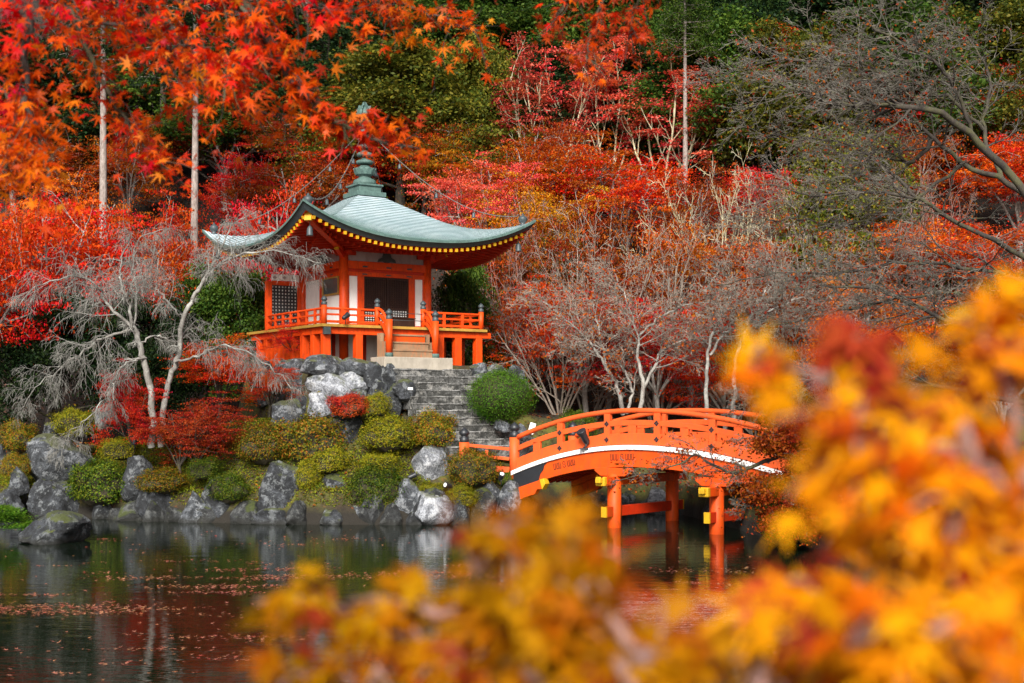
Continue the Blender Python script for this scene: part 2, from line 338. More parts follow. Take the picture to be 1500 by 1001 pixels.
# ------------------------------------------------------------------ foliage generators
def unit(v): return v/(np.linalg.norm(v, axis=-1, keepdims=True)+1e-9)
def leaf_quads(p, nrm, size, rng, aspect=.62):
    n = len(p); nrm = unit(nrm); t = unit(np.cross(nrm, unit(rng.normal(size=(n, 3))))); s = np.cross(nrm, t)
    L = (size*(.7+.6*rng.random(n)))[:, None]; fold = nrm*L*.12
    q = np.stack([p-t*L*.5, p+s*L*aspect*.5+fold, p+t*L*.5, p-s*L*aspect*.5+fold], 1)
    return q.reshape(-1, 3), np.arange(n*4).reshape(-1, 4)
def star_leaves(p, nrm, size, rng, tip=None, lobes=7, droop=.15):
    """maple leaves with pointed lobes, as fans"""
    n = len(p); nrm = unit(nrm); t = tip if tip is not None else rng.normal(size=(n, 3))
    t = unit(t-nrm*np.sum(t*nrm, -1, keepdims=True)); s = np.cross(nrm, t)
    ang = []; rad = []
    lob = {7: [(-135,.42),(-92,.72),(-45,.93),(0,1.0),(45,.93),(92,.72),(135,.42)], 5: [(-110,.5),(-55,.88),(0,1.),(55,.88),(110,.5)]}[lobes]
    for i, (a_, r_) in enumerate(lob):
        if i == 0: ang.append(R(180)); rad.append(.10)
        ang += [R(a_-9), R(a_), R(a_+9)]; rad += [r_*.55, r_, r_*.55]
        if i < len(lob)-1: ang.append(R((a_+lob[i+1][0])/2)); rad.append(.26)
    ang = np.array(ang); rad = np.array(rad); k = len(ang)
    L = (size*(.7+.6*rng.random(n)))[:, None, None]
    jr = rad[None, :]*(1+.12*rng.normal(size=(n, k)))
    o = p[:, None, :]+L*(jr*np.cos(ang))[..., None]*t[:, None, :]*.62+L*(jr*np.sin(ang))[..., None]*s[:, None, :]*.62-L*(droop*(.5+rng.random((n, 1)))*jr**2)[..., None]*nrm[:, None, :]
    v = np.concatenate([p[:, None, :], o], 1).reshape(-1, 3)
    base = np.arange(n)[:, None]*(k+1); j = np.arange(k)[None, :]
    f = np.stack([np.broadcast_to(base, (n, k)), base+1+j, base+1+(j+1) % k], -1).reshape(-1, 3)
    return v, f
def rotate_about(d, ang, az_, rng=None):
    d = d/np.linalg.norm(d); r = np.array([.3,.5,.8]) if abs(d[2]) < .9 else np.array([1.,0,0])
    a = np.cross(d, r); a /= np.linalg.norm(a); b = np.cross(d, a)
    return d*math.cos(ang)+(a*math.cos(az_)+b*math.sin(az_))*math.sin(ang)
UP = np.array([0,0,1.])
def grow(tb, rng, p, d, L, r, lv, cfg, tips, lines=None):
    ns = cfg['seg'][lv]; st = L/ns; pts = [p]; d = d/np.linalg.norm(d); ds = [d]
    for i in range(ns):
        d = d+rng.normal(size=3)*cfg['wob'][lv]+UP*cfg['grav'][lv]; d = d/np.linalg.norm(d); p = p+d*st; pts.append(p); ds.append(d)
    rr = np.linspace(r, max(cfg['rmin'], r*cfg.get('taper', .35)), ns+1)
    tb.add(pts, rr, 7 if r > .05 else (5 if r > .02 else 3))
    last = lv == len(cfg['seg'])-1
    if last or lv >= cfg.get('tip_from', 99): tips += [(pts[k], ds[k]) for k in range(max(1, ns//2), ns+1)]
    if last: return
    nc = cfg['n'][lv]; a0 = rng.random()*6.28
    for k in range(nc):
        t_ = cfg['from'][lv]+(1-cfg['from'][lv])*(k+rng.random()*.8)/nc; t_ = min(t_, .999); i = int(t_*ns); fr = t_*ns-i
        q = pts[i]*(1-fr)+pts[i+1]*fr; a0 += 2.4+rng.normal()*.4
        cd = rotate_about(ds[i], R(cfg['ang'][lv]+rng.normal()*9), a0)
        cd = cd*np.array([1,1,cfg.get('flat', 1)])
        grow(tb, rng, q, cd, L*cfg['ratio'][lv]*(1-.45*t_)*(.75+.5*rng.random()), max(cfg['rmin'], (rr[i])*.62), lv+1, cfg, tips)
def along(poly, n=24):
    poly = np.asarray(poly, float); t = np.linspace(0, len(poly)-1, n); i = np.minimum(t.astype(int), len(poly)-2); f = (t-i)[:, None]
    g = lambda k: poly[np.clip(k, 0, len(poly)-1)]
    a, b_, c_, d_ = g(i-1), g(i), g(i+1), g(i+2)
    return .5*((2*b_)+(-a+c_)*f+(2*a-5*b_+4*c_-d_)*f**2+(-a+3*b_-3*c_+d_)*f**3)
def limb(tb, rng, poly, r0, r1, cfg, tips, nchild, L, start=.15, n=24, wob=.03):
    """a limb led along a curve, then sprouting freely"""
    pts = along(poly, n); pts[1:-1] += rng.normal(size=(n-2, 3))*wob; rr = np.linspace(r0, r1, n); tb.add(pts, rr, 8)
    a0 = rng.random()*6
    for k in range(nchild):
        t_ = start+(1-start)*(k+rng.random()*.9)/nchild; i = min(int(t_*(n-1)), n-2); d = pts[i+1]-pts[i]; a0 += 2.4+rng.normal()*.5
        cd = rotate_about(d, R(50+rng.normal()*14), a0)*np.array([1,1,cfg.get('flat', 1)])
        grow(tb, rng, pts[i], cd, L*(1-.45*t_)*(.6+.7*rng.random()), max(cfg['rmin'], rr[i]*.5), 0, cfg, tips)
    return pts
def sprays(tips, rng, n, rad, flat, size, up=.6, aspect=.62):
    c = np.array([t_[0] for t_ in tips]); k = len(c); i = np.repeat(np.arange(k), n)
    sc = (.6+.8*rng.random(k))[i]
    o = rng.normal(size=(len(i), 3))*rad*.5*sc[:, None]; o[:, 2] *= flat; o[:, 2] -= .35*np.hypot(o[:, 0], o[:, 1])**2/rad*flat
    nr = rng.normal(size=(len(i), 3))*(1-up); nr[:, 2] += up
    return leaf_quads(c[i]+o, nr, np.full(len(i), size), rng, aspect)
def tree_proto(kind, seed):
    rng = np.random.default_rng(seed); tb = Tubes(); tips = []
    if kind == 'maple':                       # height about 6, crown about 6.4 wide
        cfg = dict(seg=[5,5,4], wob=[.12,.16,.2], grav=[.05,-.02,-.04], n=[5,4], ratio=[.75,.65], ang=[45,48], rmin=.008, flat=.55, tip_from=1, **{'from': [.35,.3]})
        nl = 6
        tb.add(along([(0,0,-.6),(.05,0,.3),(.1,.05,1.0),(.05,.1,1.6)], 8), np.linspace(.17,.12,8), 8)
        for k in range(nl):
            a = k*6.283/nl+rng.normal()*.3; e = R(30+38*rng.random())
            grow(tb, rng, np.array([.07,.07,1.1+.6*rng.random()]), np.array([math.cos(a)*math.cos(e), math.sin(a)*math.cos(e), math.sin(e)]), 3.0+.8*rng.random(), .075, 0, cfg, tips)
        for k in range(2):
            grow(tb, rng, np.array([.05,.1,1.5]), np.array([rng.normal()*.25, rng.normal()*.25, 1.]), 3.6, .09, 0, cfg, tips)
        tips = [t_ for t_ in tips if rng.random() < .66]; v, f = sprays(tips, rng, 52, .70, .12, .10, .64)
    elif kind == 'round':                     # broadleaf evergreen, height about 10, crown 8 wide
        cfg = dict(seg=[5,5,4], wob=[.12,.15,.2], grav=[.04,.02,.0], n=[6,5], ratio=[.6,.55], ang=[48,50], rmin=.012, flat=.9, tip_from=1, **{'from': [.3,.25]})
        tb.add(along([(0,0,-.8),(.1,0,1.5),(0,.15,4),(.1,0,7.5)], 12), np.linspace(.26,.08,12), 8)
        for k in range(13):
            z = 1.8+6*k/13; a = k*2.4; e = R(20+30*k/13)
            grow(tb, rng, np.array([.05,.05,z]), np.array([math.cos(a)*math.cos(e), math.sin(a)*math.cos(e), math.sin(e)]), 4.2*(1-.035*k), .08, 0, cfg, tips)
        v, f = sprays(tips, rng, 30, .8, .5, .17, .4)
    elif kind == 'cedar':                     # narrow conifer on a long bare stem, height about 20
        tb.add(along([(0,0,-1),(.05,0,6),(0,.05,13),(.02,0,20)], 20), np.linspace(.25,.06,20), 10)
        cfg = dict(seg=[5,4], wob=[.08,.15], grav=[-.03,-.05], n=[6], ratio=[.5], ang=[50], rmin=.01, flat=.6, tip_from=0, **{'from': [.25]})
        for k in range(46):
            z = 12.6+7.3*k/46; a = k*2.4; L = 2.6*(1-.75*(z-12.6)/7.4)
            grow(tb, rng, np.array([0,0,z]), np.array([math.cos(a), math.sin(a), .15]), L, .03, 0, cfg, tips)
        v, f = sprays(tips, rng, 16, .55, .5, .17, .45, .4)
    elif kind == 'pine':                      # small dense conifer, height about 3
        tb.add(along([(0,0,-.5),(.1,0,.8),(0,.1,2),(.1,0,2.9)], 8), np.linspace(.09,.03,8), 7)
        cfg = dict(seg=[4,3], wob=[.1,.2], grav=[.02,.02], n=[5], ratio=[.5], ang=[45], rmin=.008, flat=.5, tip_from=0, **{'from': [.3]})
        for k in range(26):
            z = .3+2.5*k/26; a = k*2.4
            grow(tb, rng, np.array([0,0,z]), np.array([math.cos(a), math.sin(a), .25]), 1.7*(1-.7*k/26), .025, 0, cfg, tips)
        v, f = sprays(tips, rng, 30, .4, .45, .12, .5, .3)
    elif kind == 'airy':                      # upright pale limbs carrying flat red pads, height about 7
        cfg = dict(seg=[7,5,4], wob=[.10,.14,.2], grav=[.07,.05,.02], n=[6,4], ratio=[.48,.5], ang=[34,38], rmin=.012, flat=1, **{'from': [.35,.3]})
        for k in range(6):
            a = k*1.05+rng.normal()*.3; e = R(56+16*rng.random())
            grow(tb, rng, np.array([0,0,-.4]), np.array([math.cos(a)*math.cos(e), math.sin(a)*math.cos(e), math.sin(e)]), 6.0+rng.random(), .085, 0, cfg, tips)
        tips = [t_ for t_ in tips if t_[0][2] > 2.0 and rng.random() < .8]
        v, f = sprays(tips, rng, 30, .58, .10, .16, .72)
    elif kind == 'twiggy':                    # leafless grey spray of twigs, height about 4.6
        cfg = dict(seg=[7,5,4,3], wob=[.10,.14,.16,.2], grav=[.03,.03,.02,.0], n=[6,5,4], ratio=[.57,.56,.5], ang=[38,40,42], rmin=.0075, flat=.9, **{'from': [.2,.2,.2]})
        for k in range(8):
            a = k*.79+rng.normal()*.3; e = R(40+40*rng.random())
            grow(tb, rng, np.array([0,0,-.3]), np.array([math.cos(a)*math.cos(e), math.sin(a)*math.cos(e), math.sin(e)]), 4.0+rng.random(), .055, 0, cfg, tips)
        tips = [t_ for t_ in tips if rng.random() < .16]
        v, f = sprays(tips, rng, 3, .3, .6, .11, .3)
    return tb.mesh(kind+'_trunk'), fast_mesh(kind+'_crown', v, f)
PROTO = {}
def plant_tree(kind, var, px, top, Z, wpx, leaf, bark, label, cat='tree', name=None, group=None, rz=None, base=None):
    key = (kind, var)
    if key not in PROTO:
        a_, b_ = tree_proto(kind, 100+17*var+sum(map(ord, kind)))
        for me in (a_, b_): me.materials.append(None)
        n_ = len(b_.vertices); co = np.empty(n_*3, np.float32); b_.vertices.foreach_get('co', co); co = co.reshape(-1, 3)
        if kind == 'twiggy':
            n_ = len(a_.vertices); co = np.empty(n_*3, np.float32); a_.vertices.foreach_get('co', co); co = co.reshape(-1, 3)
        PROTO[key] = (a_, b_, float(np.percentile(co[:, 2], 98.5)), float(np.percentile(np.hypot(co[:, 0], co[:, 1]), 93))*2)
    tm, cm, H, Wd = PROTO[key]
    tgt = {'maple':5.6,'round':8.5,'airy':6.4,'twiggy':4.0}.get(kind)
    if Z > 150: Z -= 100
    elif Z >= 56 and tgt:                        # on the slope: stand where a tree of natural height shows its top there
        best = min(np.arange(54, 112, .5), key=lambda z_: abs(CAMZ-(top-HOR)/F*z_-ground((px-750)/F*z_, z_)-tgt)); Z = float(best)+((px*7+top*3) % 10)*.12
    x = (px-750)/F*Z; g = ground(x, Z) if base is None else base; ztop = CAMZ-(top-HOR)/F*Z
    r = random.Random(int(px*7+Z*13+top)); rz = r.random()*6.28 if rz is None else rz
    e = empty(name or {'maple':'maple_tree','round':'evergreen_tree','cedar':'cedar_tree','pine':'pine_tree','airy':'maple_tree','twiggy':'bare_tree'}[kind], (x, Z, g), rz, label, cat, group)
    sz = max(.25, (ztop-g)/H); sx = wpx/F*Z/Wd
    e.scale = (sx, sx, sz)
    for nm, me, mm in (('trunk', tm, bark), ('crown', cm, leaf)):
        o = bpy.data.objects.new(nm, me); COL.objects.link(o); o.parent = e
        o.material_slots[0].link = 'OBJECT'; o.material_slots[0].material = M[mm] if mm in M else LM[mm]
    return e
# ------------------------------------------------------------------ the pavilion (local x = along the front, y = -(towards the steps), z over the platform)
hall = empty('pavilion', (X0, Z0, GROUND_P), PHI, 'vermilion temple pavilion with a pale curved copper roof, standing on a stone platform', 'pavilion')
L = 4.31; FL = 1.24
def B(mb, a0, a1, n0, n1, z0, z1, mi=0): mb.box(a0, a1, -n1, -n0, z0, z1, mi)
def rmid(m_): return 4.0+2.25*max(0.0, 1-m_)**1.3
def rz_(m_, e): return rmid(m_)+.97*max(0, (m_-.45)/.55)**1.75*abs(e)**2.5
def side(k, m_, e):                           # k-th roof side: point on the ring m at e in -1..1
    x, n = e*m_*L, m_*L
    return [(x, -n), (n, x), (-x, n), (-n, -x)][k]
es = [i/20 for i in range(-20, 21)]
def ring_strip(mb, fn0, fn1, mi=0, sm=False):
    for k in range(4):
        vs = [fn0(k, e) for e in es]+[fn1(k, e) for e in es]; n = len(es)
        mb.add(vs, [(i, i+1, n+i+1, n+i) for i in range(n-1)], mi, sm)
NC = 30; ms = [.085+(1-.085)*i/NC for i in range(NC+1)]
mb = MB()
for i in range(NC):                           # copper courses, each lapping the next
    a_, b_ = ms[i], ms[i+1]
    ring_strip(mb, lambda k, e: (*side(k, a_, e), rz_(a_, e)), lambda k, e: (*side(k, b_, e), rz_(b_, e)+.022), 0)
    ring_strip(mb, lambda k, e: (*side(k, b_, e), rz_(b_, e)+.022), lambda k, e: (*side(k, b_, e), rz_(b_, e)-.004), 1)
m, t, b = mat('pale_copper_roof')
v = coords(t, 'Object'); n1 = noise_tex(t, v, 1.1, 6, .65); n2 = noise_tex(t, coords(t, 'Object', (1,1,3)), 5, 6, .7)
c = ramp(t, n1, [(.3, (.28,.36,.41)), (.5, (.42,.50,.55)), (.7, (.53,.59,.63))])
c = mix(t, ramp(t, n2, [(.55, (0,0,0)), (.72, (.65,)*3)]), c, (.16,.23,.23)); t.links.new(c, b.inputs['Base Color']); b.inputs['Roughness'].default_value = .38
bump(t, b, n2, .2, .01); M['copper'] = m
roof = mb.build('roof', [M['copper'], M['verdigris']], hall)
fth = lambda e: .20+.10*abs(e)**4
mb = MB()
ring_strip(mb, lambda k, e: (*side(k, 1.006, e), rz_(1, e)+.024), lambda k, e: (*side(k, 1.006, e), rz_(1, e)-.05), 0)
ring_strip(mb, lambda k, e: (*side(k, .998, e), rz_(1, e)+.028), lambda k, e: (*side(k, 1.006, e), rz_(1, e)+.024), 0)
ring_strip(mb, lambda k, e: (*side(k, 1.006, e), rz_(1, e)-.05), lambda k, e: (*side(k, .995, e), rz_(1, e)-.055), 1)
ring_strip(mb, lambda k, e: (*side(k, .995, e), rz_(1, e)-.055), lambda k, e: (*side(k, .965, e), rz_(1, e)-fth(e)), 1)
ring_strip(mb, lambda k, e: (*side(k, .965, e), rz_(1, e)-fth(e)), lambda k, e: (*side(k, .93, e), rz_(1, e)-fth(e)-.01), 2)
mb.build('roof_edge', [M['verdigris'], M['bronze'], M['vermd']], roof)
# soffit and rafters
zs = lambda m_, e: 4.02*(1-(m_-.36)/.57)+(rz_(1, e)-fth(e)-.015)*((m_-.36)/.57)
mb = MB()
mrow = [.36, .55, .75, .93]
for i in range(3): ring_strip(mb, lambda k, e: (*side(k, mrow[i], e), zs(mrow[i], e)), lambda k, e: (*side(k, mrow[i+1], e), zs(mrow[i+1], e)), 0)
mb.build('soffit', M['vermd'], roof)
for k in range(4):
    mb = MB(); j = -38
    for j in range(-18, 19):
        x = j*.215; n1_ = .955*L; e1 = x/n1_; n0_ = max(1.62, abs(x)+.02); e0 = max(-1, min(1, x/n0_))
        def lp(x, n): return [(x, -n), (n, x), (-x, n), (-n, -x)][k]
        za = zs(n0_/L, e0)-.06; zb = rz_(1, e1)-fth(e1)-.075
        p, q = Vector((*lp(x, n0_), za)), Vector((*lp(x, n1_), zb)); mb.bar(p, q, .085, .10, 0)
        d = (q-p).normalized(); mb.bar(q+d*.001, q+d*.03, .10, .105, 1)
        if abs(x) < 3.3:                       # shorter lower tier
            n2_ = max(.70*L, abs(x)*1.0+.3); e2 = x/n2_; zc = zs(n2_/L, e2)-.17
            p2, q2 = Vector((*lp(x, max(1.62, n0_)), za-.09)), Vector((*lp(x, n2_), zc)); mb.bar(p2, q2, .08, .09, 0)
            d = (q2-p2).normalized(); mb.bar(q2+d*.001, q2+d*.025, .085, .095, 0)
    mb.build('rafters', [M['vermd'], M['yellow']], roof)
for sx, sy in ((1,-1),(1,1),(-1,1),(-1,-1)):  # hip rafters, hip ornaments and wind bells
    mb = MB(); mb.bar((sx*1.6, sy*1.6, 3.86), (sx*3.95, sy*3.95, 4.50), .2, .24, 0); mb.bar((sx*3.95, sy*3.95, 4.50), (sx*4.02, sy*4.02, 4.52), .23, .27, 1)
    mb.build('hip_rafter', [M['verm'], M['yellow'] if sx*sy > 0 else M['bridge']], roof)
    mb = MB(); z = rz_(.93, 1); mb.lathe((sx*.93*L, sy*.93*L, z-.05), [(.12,0),(.13,.06),(.07,.09),(.13,.15),(.165,.24),(.13,.32),(.05,.37),(.03,.42),(.001,.46)], 12)
    mb.build('hip_ornament', M['bronze'], roof)
    mb = MB(); mb.tube([(sx*3.9, sy*3.9, 4.42), (sx*3.9, sy*3.9, 4.22)], .012, 6); mb.lathe((sx*3.9, sy*3.9, 3.92), [(.12,0),(.10,.04),(.09,.22),(.05,.29),(.015,.32)], 12)
    mb.build('wind_bell', M['bronze'], roof)
# finial
mb = MB(); z = rz_(.085, 0)
for (h, z0, z1) in ((.56, z-.07, z+.09), (.43, z+.09, z+.30), (.49, z+.30, z+.37)): mb.box(-h, h, -h, h, z0, z1-.002)
fin = mb.build('finial', M['verdigris'], hall, .012)
mb = MB(); mb.lathe((0,0,z+.37), [(.40,0),(.42,.06),(.38,.17),(.24,.24),(.20,.30),(.26,.34),(.35,.48),(.38,.58),(.30,.60),(.22,.62),(.16,.7)], 20)
for k in range(12):                           # lotus petals
    a_ = k*6.283/12; mb.prism([(-.09,0),(.09,0),(.13,.12),(0,.25),(-.13,.12)], (.29*math.cos(a_), .29*math.sin(a_), z+.73), (-math.sin(a_), math.cos(a_), 0), (.35*math.cos(a_), .35*math.sin(a_), .94), (.03*math.cos(a_), .03*math.sin(a_), 0))
mb.build('lotus_bowl', M['verdigris'], fin)
zc = z+1.05; mb = MB(); mb.tube([(0,0,zc), (0,0,9.0)], .085, 10)
mb.build('spire_pole', M['verdigris'], fin)
for k in range(5):
    mb = MB(); r_ = .30-.018*k; mb.lathe((0,0,zc+.06+k*.27), [(.09,0),(r_*.85,.0),(r_,.03),(r_,.10),(r_*.8,.135),(.14,.15),(.12,.20)], 18); mb.build('spire_ring', M['verdigris'], fin)
mb = MB(); mb.lathe((0,0,8.55), [(.08,0),(.2,.03),(.22,.08),(.1,.11),(.1,.18),(.2,.24),(.235,.34),(.2,.45),(.1,.53),(.03,.6),(.001,.66)], 16)
for k in range(8):
    a_ = k*6.283/8; mb.prism([(.12,-.02),(.25,.0),(.31,.12),(.25,.13),(.31,.24),(.22,.24),(.24,.36),(.12,.36),(.06,.50),(.02,.34)], (-.012*math.sin(a_)*-1, .012*math.cos(a_)*-1, 8.80), (math.cos(a_), math.sin(a_), 0), (0,0,1), (-.024*math.sin(a_), .024*math.cos(a_), 0))
mb.build('flaming_jewel', M['verdigris'], fin)
for sx, sy in ((1,-1),(1,1),(-1,1),(-1,-1)):  # chains from the spire to the hips, with bells
    a_ = Vector((.12*sx, .12*sy, 8.25)); b_ = Vector((sx*.9*L, sy*.9*L, rz_(.93, 1)+.30)); pts = []
    for i in range(25):
        t_ = i/24; p = a_.lerp(b_, t_); p.z -= 1.15*4*t_*(1-t_)*.5*(1+.5*t_); p.z = max(p.z, rz_(max(abs(p.x), abs(p.y))/L, 1)+.12); pts.append(p)
    mb = MB(); mb.tube(pts, .013, 6)
    for i in range(2, 48):                    # links read as small knots
        p = pts[i//2]; mb.box(p.x-.022, p.x+.022, p.y-.014, p.y+.014, p.z-.016, p.z+.016) if i % 2 == 0 else None
    ch = mb.build('chain', M['rope'], hall)
    for i in (5, 11, 17):
        p = pts[i]; mb = MB(); mb.tube([p, p-Vector((0,0,.1))], .008, 5); mb.lathe((p.x, p.y, p.z-.27), [(.075,0),(.06,.03),(.055,.12),(.03,.17),(.008,.18)], 10); mb.build('bell', M['bronze'], ch)
# frame of the hall
HB = 1.6; ZC = 3.72
for a_, n_ in ((-HB,HB),(HB,HB),(-HB,-HB),(HB,-HB)):
    mb = MB(); mb.lathe((a_, -n_, 0), [(.155,0),(.155,ZC+.1)], 16); col_ = mb.build('column', M['verm'], hall)
    mb = MB(); mb.box(a_-.2, a_+.2, -n_-.2, -n_+.2, ZC+.1, ZC+.21); mb.box(a_-.42, a_+.42, -n_-.09, -n_+.09, ZC-.03, ZC+.099); mb.box(a_-.088, a_+.088, -n_-.44, -n_+.44, ZC-.035, ZC+.098)
    mb.bar((a_, -n_, ZC-.12), (a_*1.3, -n_*1.3, ZC+.14), .14, .16, 0); mb.bar((a_*1.3, -n_*1.3, ZC+.14), (a_*1.315, -n_*1.315, ZC+.153), .15, .17, 1)
    mb.build('bracket', [M['vermd'], M['yellow']], hall)
def wall_side(mb, fn):                        # fn maps (along, out, z) boxes
    pass
def rot4(k, a0, a1, n0, n1):                  # box in side-k frame -> x0,x1,y0,y1
    pts = []
    for a_, n_ in ((a0, n0), (a1, n1)): pts.append([(a_, -n_), (n_, a_), (-a_, n_), (-n_, -a_)][k])
    xs = sorted(p[0] for p in pts); ys = sorted(p[1] for p in pts); return xs[0], xs[1], ys[0], ys[1]
def SB(mb, k, a0, a1, n0, n1, z0, z1, mi=0): mb.box(*rot4(k, a0, a1, n0, n1), z0, z1, mi)
for k in range(4):
    d_ = .002*k
    mb = MB(); SB(mb, k, -HB+.1, HB-.1, HB-.09, HB+.10+d_, 3.24, 3.50); mb.build('head_beam', M['verm'], hall, .01)
    mb = MB(); SB(mb, k, -HB+.1, HB-.1, HB-.07, HB+.075+d_, 3.0, 3.14); mb.build('lintel', M['verm'], hall, .01)
    mb = MB(); SB(mb, k, -HB+.1, HB-.1, HB-.08, HB+.09+d_, FL-.02, FL+.14); mb.build('sill', M['verm'], hall, .01)
    mb = MB(); SB(mb, k, -HB+.1, HB-.1, HB-.03, HB+.03, 3.14, 3.24); mb.build('transom_board', M['vermd'], hall)
    mb = MB(); SB(mb, k, -HB, HB, HB-.04, HB+.02, 3.5, 3.98); mb.build('frieze', M['purple'], hall)
    mb = MB(); SB(mb, k, -HB-.2, HB+.2, HB-.10+d_, HB+.11+d_, 3.93+.001*k, 4.06+.001*k); mb.build('eave_beam', M['vermd'], hall)
    if k in (0, 3, 1):                         # dark carved frog-leg strut
        mb = MB(); poly = [(-.34,0),(-.30,.10),(-.16,.16),(-.12,.30),(-.2,.38),(.2,.38),(.12,.30),(.16,.16),(.30,.10),(.34,0),(.15,.03),(0,-.06),(-.15,.03)]
        o_, ax, az_ = {0: ((0,-HB-.02,3.52),(1,0,0),(0,-.07,0)), 3: ((-HB-.02,0,3.52),(0,1,0),(-.07,0,0)), 1: ((HB+.02,0,3.52),(0,1,0),(.07,0,0))}[k]
        mb.prism(poly, o_, ax, (0,0,1), az_); mb.build('carved_strut', M['bronze'], hall)
    # stud plates on the lintel
    mb = MB()
    for a_ in (-.85, .05, .85):
        SB(mb, k, a_-.09, a_+.09, HB+.10, HB+.115, 3.30, 3.35); SB(mb, k, a_-.09, a_+.09, HB+.075, HB+.09, 3.05, 3.09)
    mb.build('metal_studs', M['bronze'], hall)
# front: door between two white panels
for s in (-1, 1):
    mb = MB(); SB(mb, 0, min(s*1.10, s*.86), max(s*1.10, s*.86), HB-.06, HB+.06, FL+.14, 3.0); mb.build('door_jamb', M['verm'], hall, .008)
    mb = MB(); SB(mb, 0, s*1.46-.045, s*1.46+.045, HB-.05, HB+.05, FL+.14, 3.0); mb.build('wall_post', M['verm'], hall, .008)
mb = MB()
for s in (-1, 1): mb.box(min(s*1.10, s*1.42), max(s*1.10, s*1.42), -HB-.01, -HB+.03, FL+.14, 3.0)
mb.build('white_panel', M['white'], hall)
def lattice(mb, x0, x1, z0, z1, y, nx_, nz_, w, th, mi=0, axis='x'):
    for i in range(nx_+1):
        x = x0+(x1-x0)*i/nx_; mb.box(x-w/2, x+w/2, y-th, y+th, z0, z1, mi)
    for i in range(nz_+1):
        z = z0+(z1-z0)*i/nz_; mb.box(x0, x1, y-th*.8, y+th*.8, z-w/2, z+w/2, mi)
for s in (-1, 1):
    x0, x1 = (-.86, -.012) if s < 0 else (.012, .86)
    mb = MB(); mb.box(x0, x0+.05, -HB-.03, -HB+.03, FL+.14, 3.0); mb.box(x1-.05, x1, -HB-.03, -HB+.03, FL+.14, 3.0); mb.box(x0+.05, x1-.05, -HB-.028, -HB+.028, 2.93, 3.0); mb.box(x0+.05, x1-.05, -HB-.028, -HB+.028, FL+.14, FL+.2)
    mb.box(x0+.05, x1-.05, -HB-.028, -HB+.028, 1.90, 1.95)
    lattice(mb, x0+.05, x1-.05, 1.95, 2.93, -HB, 11, 13, .022, .018); lattice(mb, x0+.05, x1-.05, FL+.2, 1.90, -HB-.004, 8, 6, .024, .012)
    dr = mb.build('door', M['darkwood'], hall)
    mb = MB(); mb.box(x0+.05, x1-.05, -HB+.012, -HB+.02, FL+.2, 1.90); mb.build('paper_backing', M['white'], dr)
    mb = MB(); mb.box(x0+.05, x1-.05, -HB+.022, -HB+.03, 1.95, 2.93); mb.build('inner_panel', plain('dark_red_wood', (.06,.014,.008)), dr)
mb = MB(); mb.box(.0, .78, -HB-.62, -HB-.22, FL+.001, FL+.34); mb.box(-.03, .81, -HB-.65, -HB-.19, FL+.34, FL+.37); mb.build('offering_box', M['darkwood'], hall, .01)
# left, right and back: white panels with a middle post
for k in (1, 2, 3):
    mb = MB(); SB(mb, k, -HB+.14, HB-.14, HB-.02, HB+.022, FL+.14, 3.0); mb.build('white_panel', M['white'], hall)
    mb = MB()
    for a_ in (-.12, -HB+.16, HB-.17): SB(mb, k, a_-.07, a_+.07, HB-.05, HB+.055, FL+.14, 3.0)
    mb.build('wall_post', M['verm'], hall, .008)
mb = MB(); mb.box(-HB-.05, -HB-.02, -1.30, -.10, 2.42, 2.99, 0); fr = mb.build('window', M['glass'], hall)
mb = MB()
for (y0, y1, z0, z1) in ((-1.33,-1.27,2.38,3.0),(-.13,-.07,2.38,3.0),(-1.27,-.13,2.38,2.44),(-1.27,-.13,2.95,3.0)): mb.box(-HB-.075, -HB-.052, y0, y1, z0, z1)
mb.build('window_frame', M['ochre'], fr)
# plinth under the hall
mb = MB()
for k in range(4):
    SB(mb, k, -HB+.1, HB-.1, HB-.06, HB-.02, .05, FL-.1)
mb.build('plinth_wall', M['white'], hall)
mb = MB()
for k in range(4):
    SB(mb, k, -HB+.1, HB-.1, HB-.05, HB+.05+.002*k, FL-.16, FL-.081); SB(mb, k, -HB+.1, HB-.1, HB-.05, HB+.05+.002*k, 0, .14)
    for a_ in (-.85, 0, .85): SB(mb, k, a_-.07, a_+.07, HB-.05, HB+.045, .14, FL-.16)
mb.build('plinth_frame', M['vermd'], hall)
# veranda
V = 3.03
mb = MB()
for k in range(4): SB(mb, k, -V, V if k % 2 else V, HB-.0, V, FL-.08+.0007*k, FL+.0007*k)
ver = mb.build('veranda', paint_mat('veranda_boards', (.34,.20,.10), .7, .7), hall)
mb = MB()
for k in range(4): SB(mb, k, -V-.10+.004*k, V+.10-.004*k, V-.04, V+.10-.002*k, FL-.075+.001*k, FL+.012+.001*k)
mb.build('edge_board', M['ochre'], ver)
mb = MB()
for k in range(4): SB(mb, k, -V+.05-(.45 if k in (0, 2) else 0)*0, V-.05, V-.18, V-.03+.002*k, FL-.30+.001*k, FL-.081)
mb.box(V-.03, V+.34, -V+.04, -V+.2, FL-.29, FL-.10); mb.box(-V-.02, -V+.2, -V-.16, -V-.0, FL-.33, FL-.09, 1)
mb.build('floor_beam', [M['verm'], M['bronze']], ver, .01)
def posts(k, al):
    for a_ in al:
        mb = MB(); SB(mb, k, a_-.125, a_+.125, V-.27, V-.02, -.05, FL-.30); mb.build('floor_post', M['verm'], ver, .012)
posts(0, (-2.88, -1.72, 1.35, 2.05, 2.88)); posts(3, (-2.4, -1.75, -1.0, -.3, .5, 1.3, 2.1)); posts(1, (-1.7, -.4, .9, 2.2, 2.88)); posts(2, (-1.5, 0, 1.5))
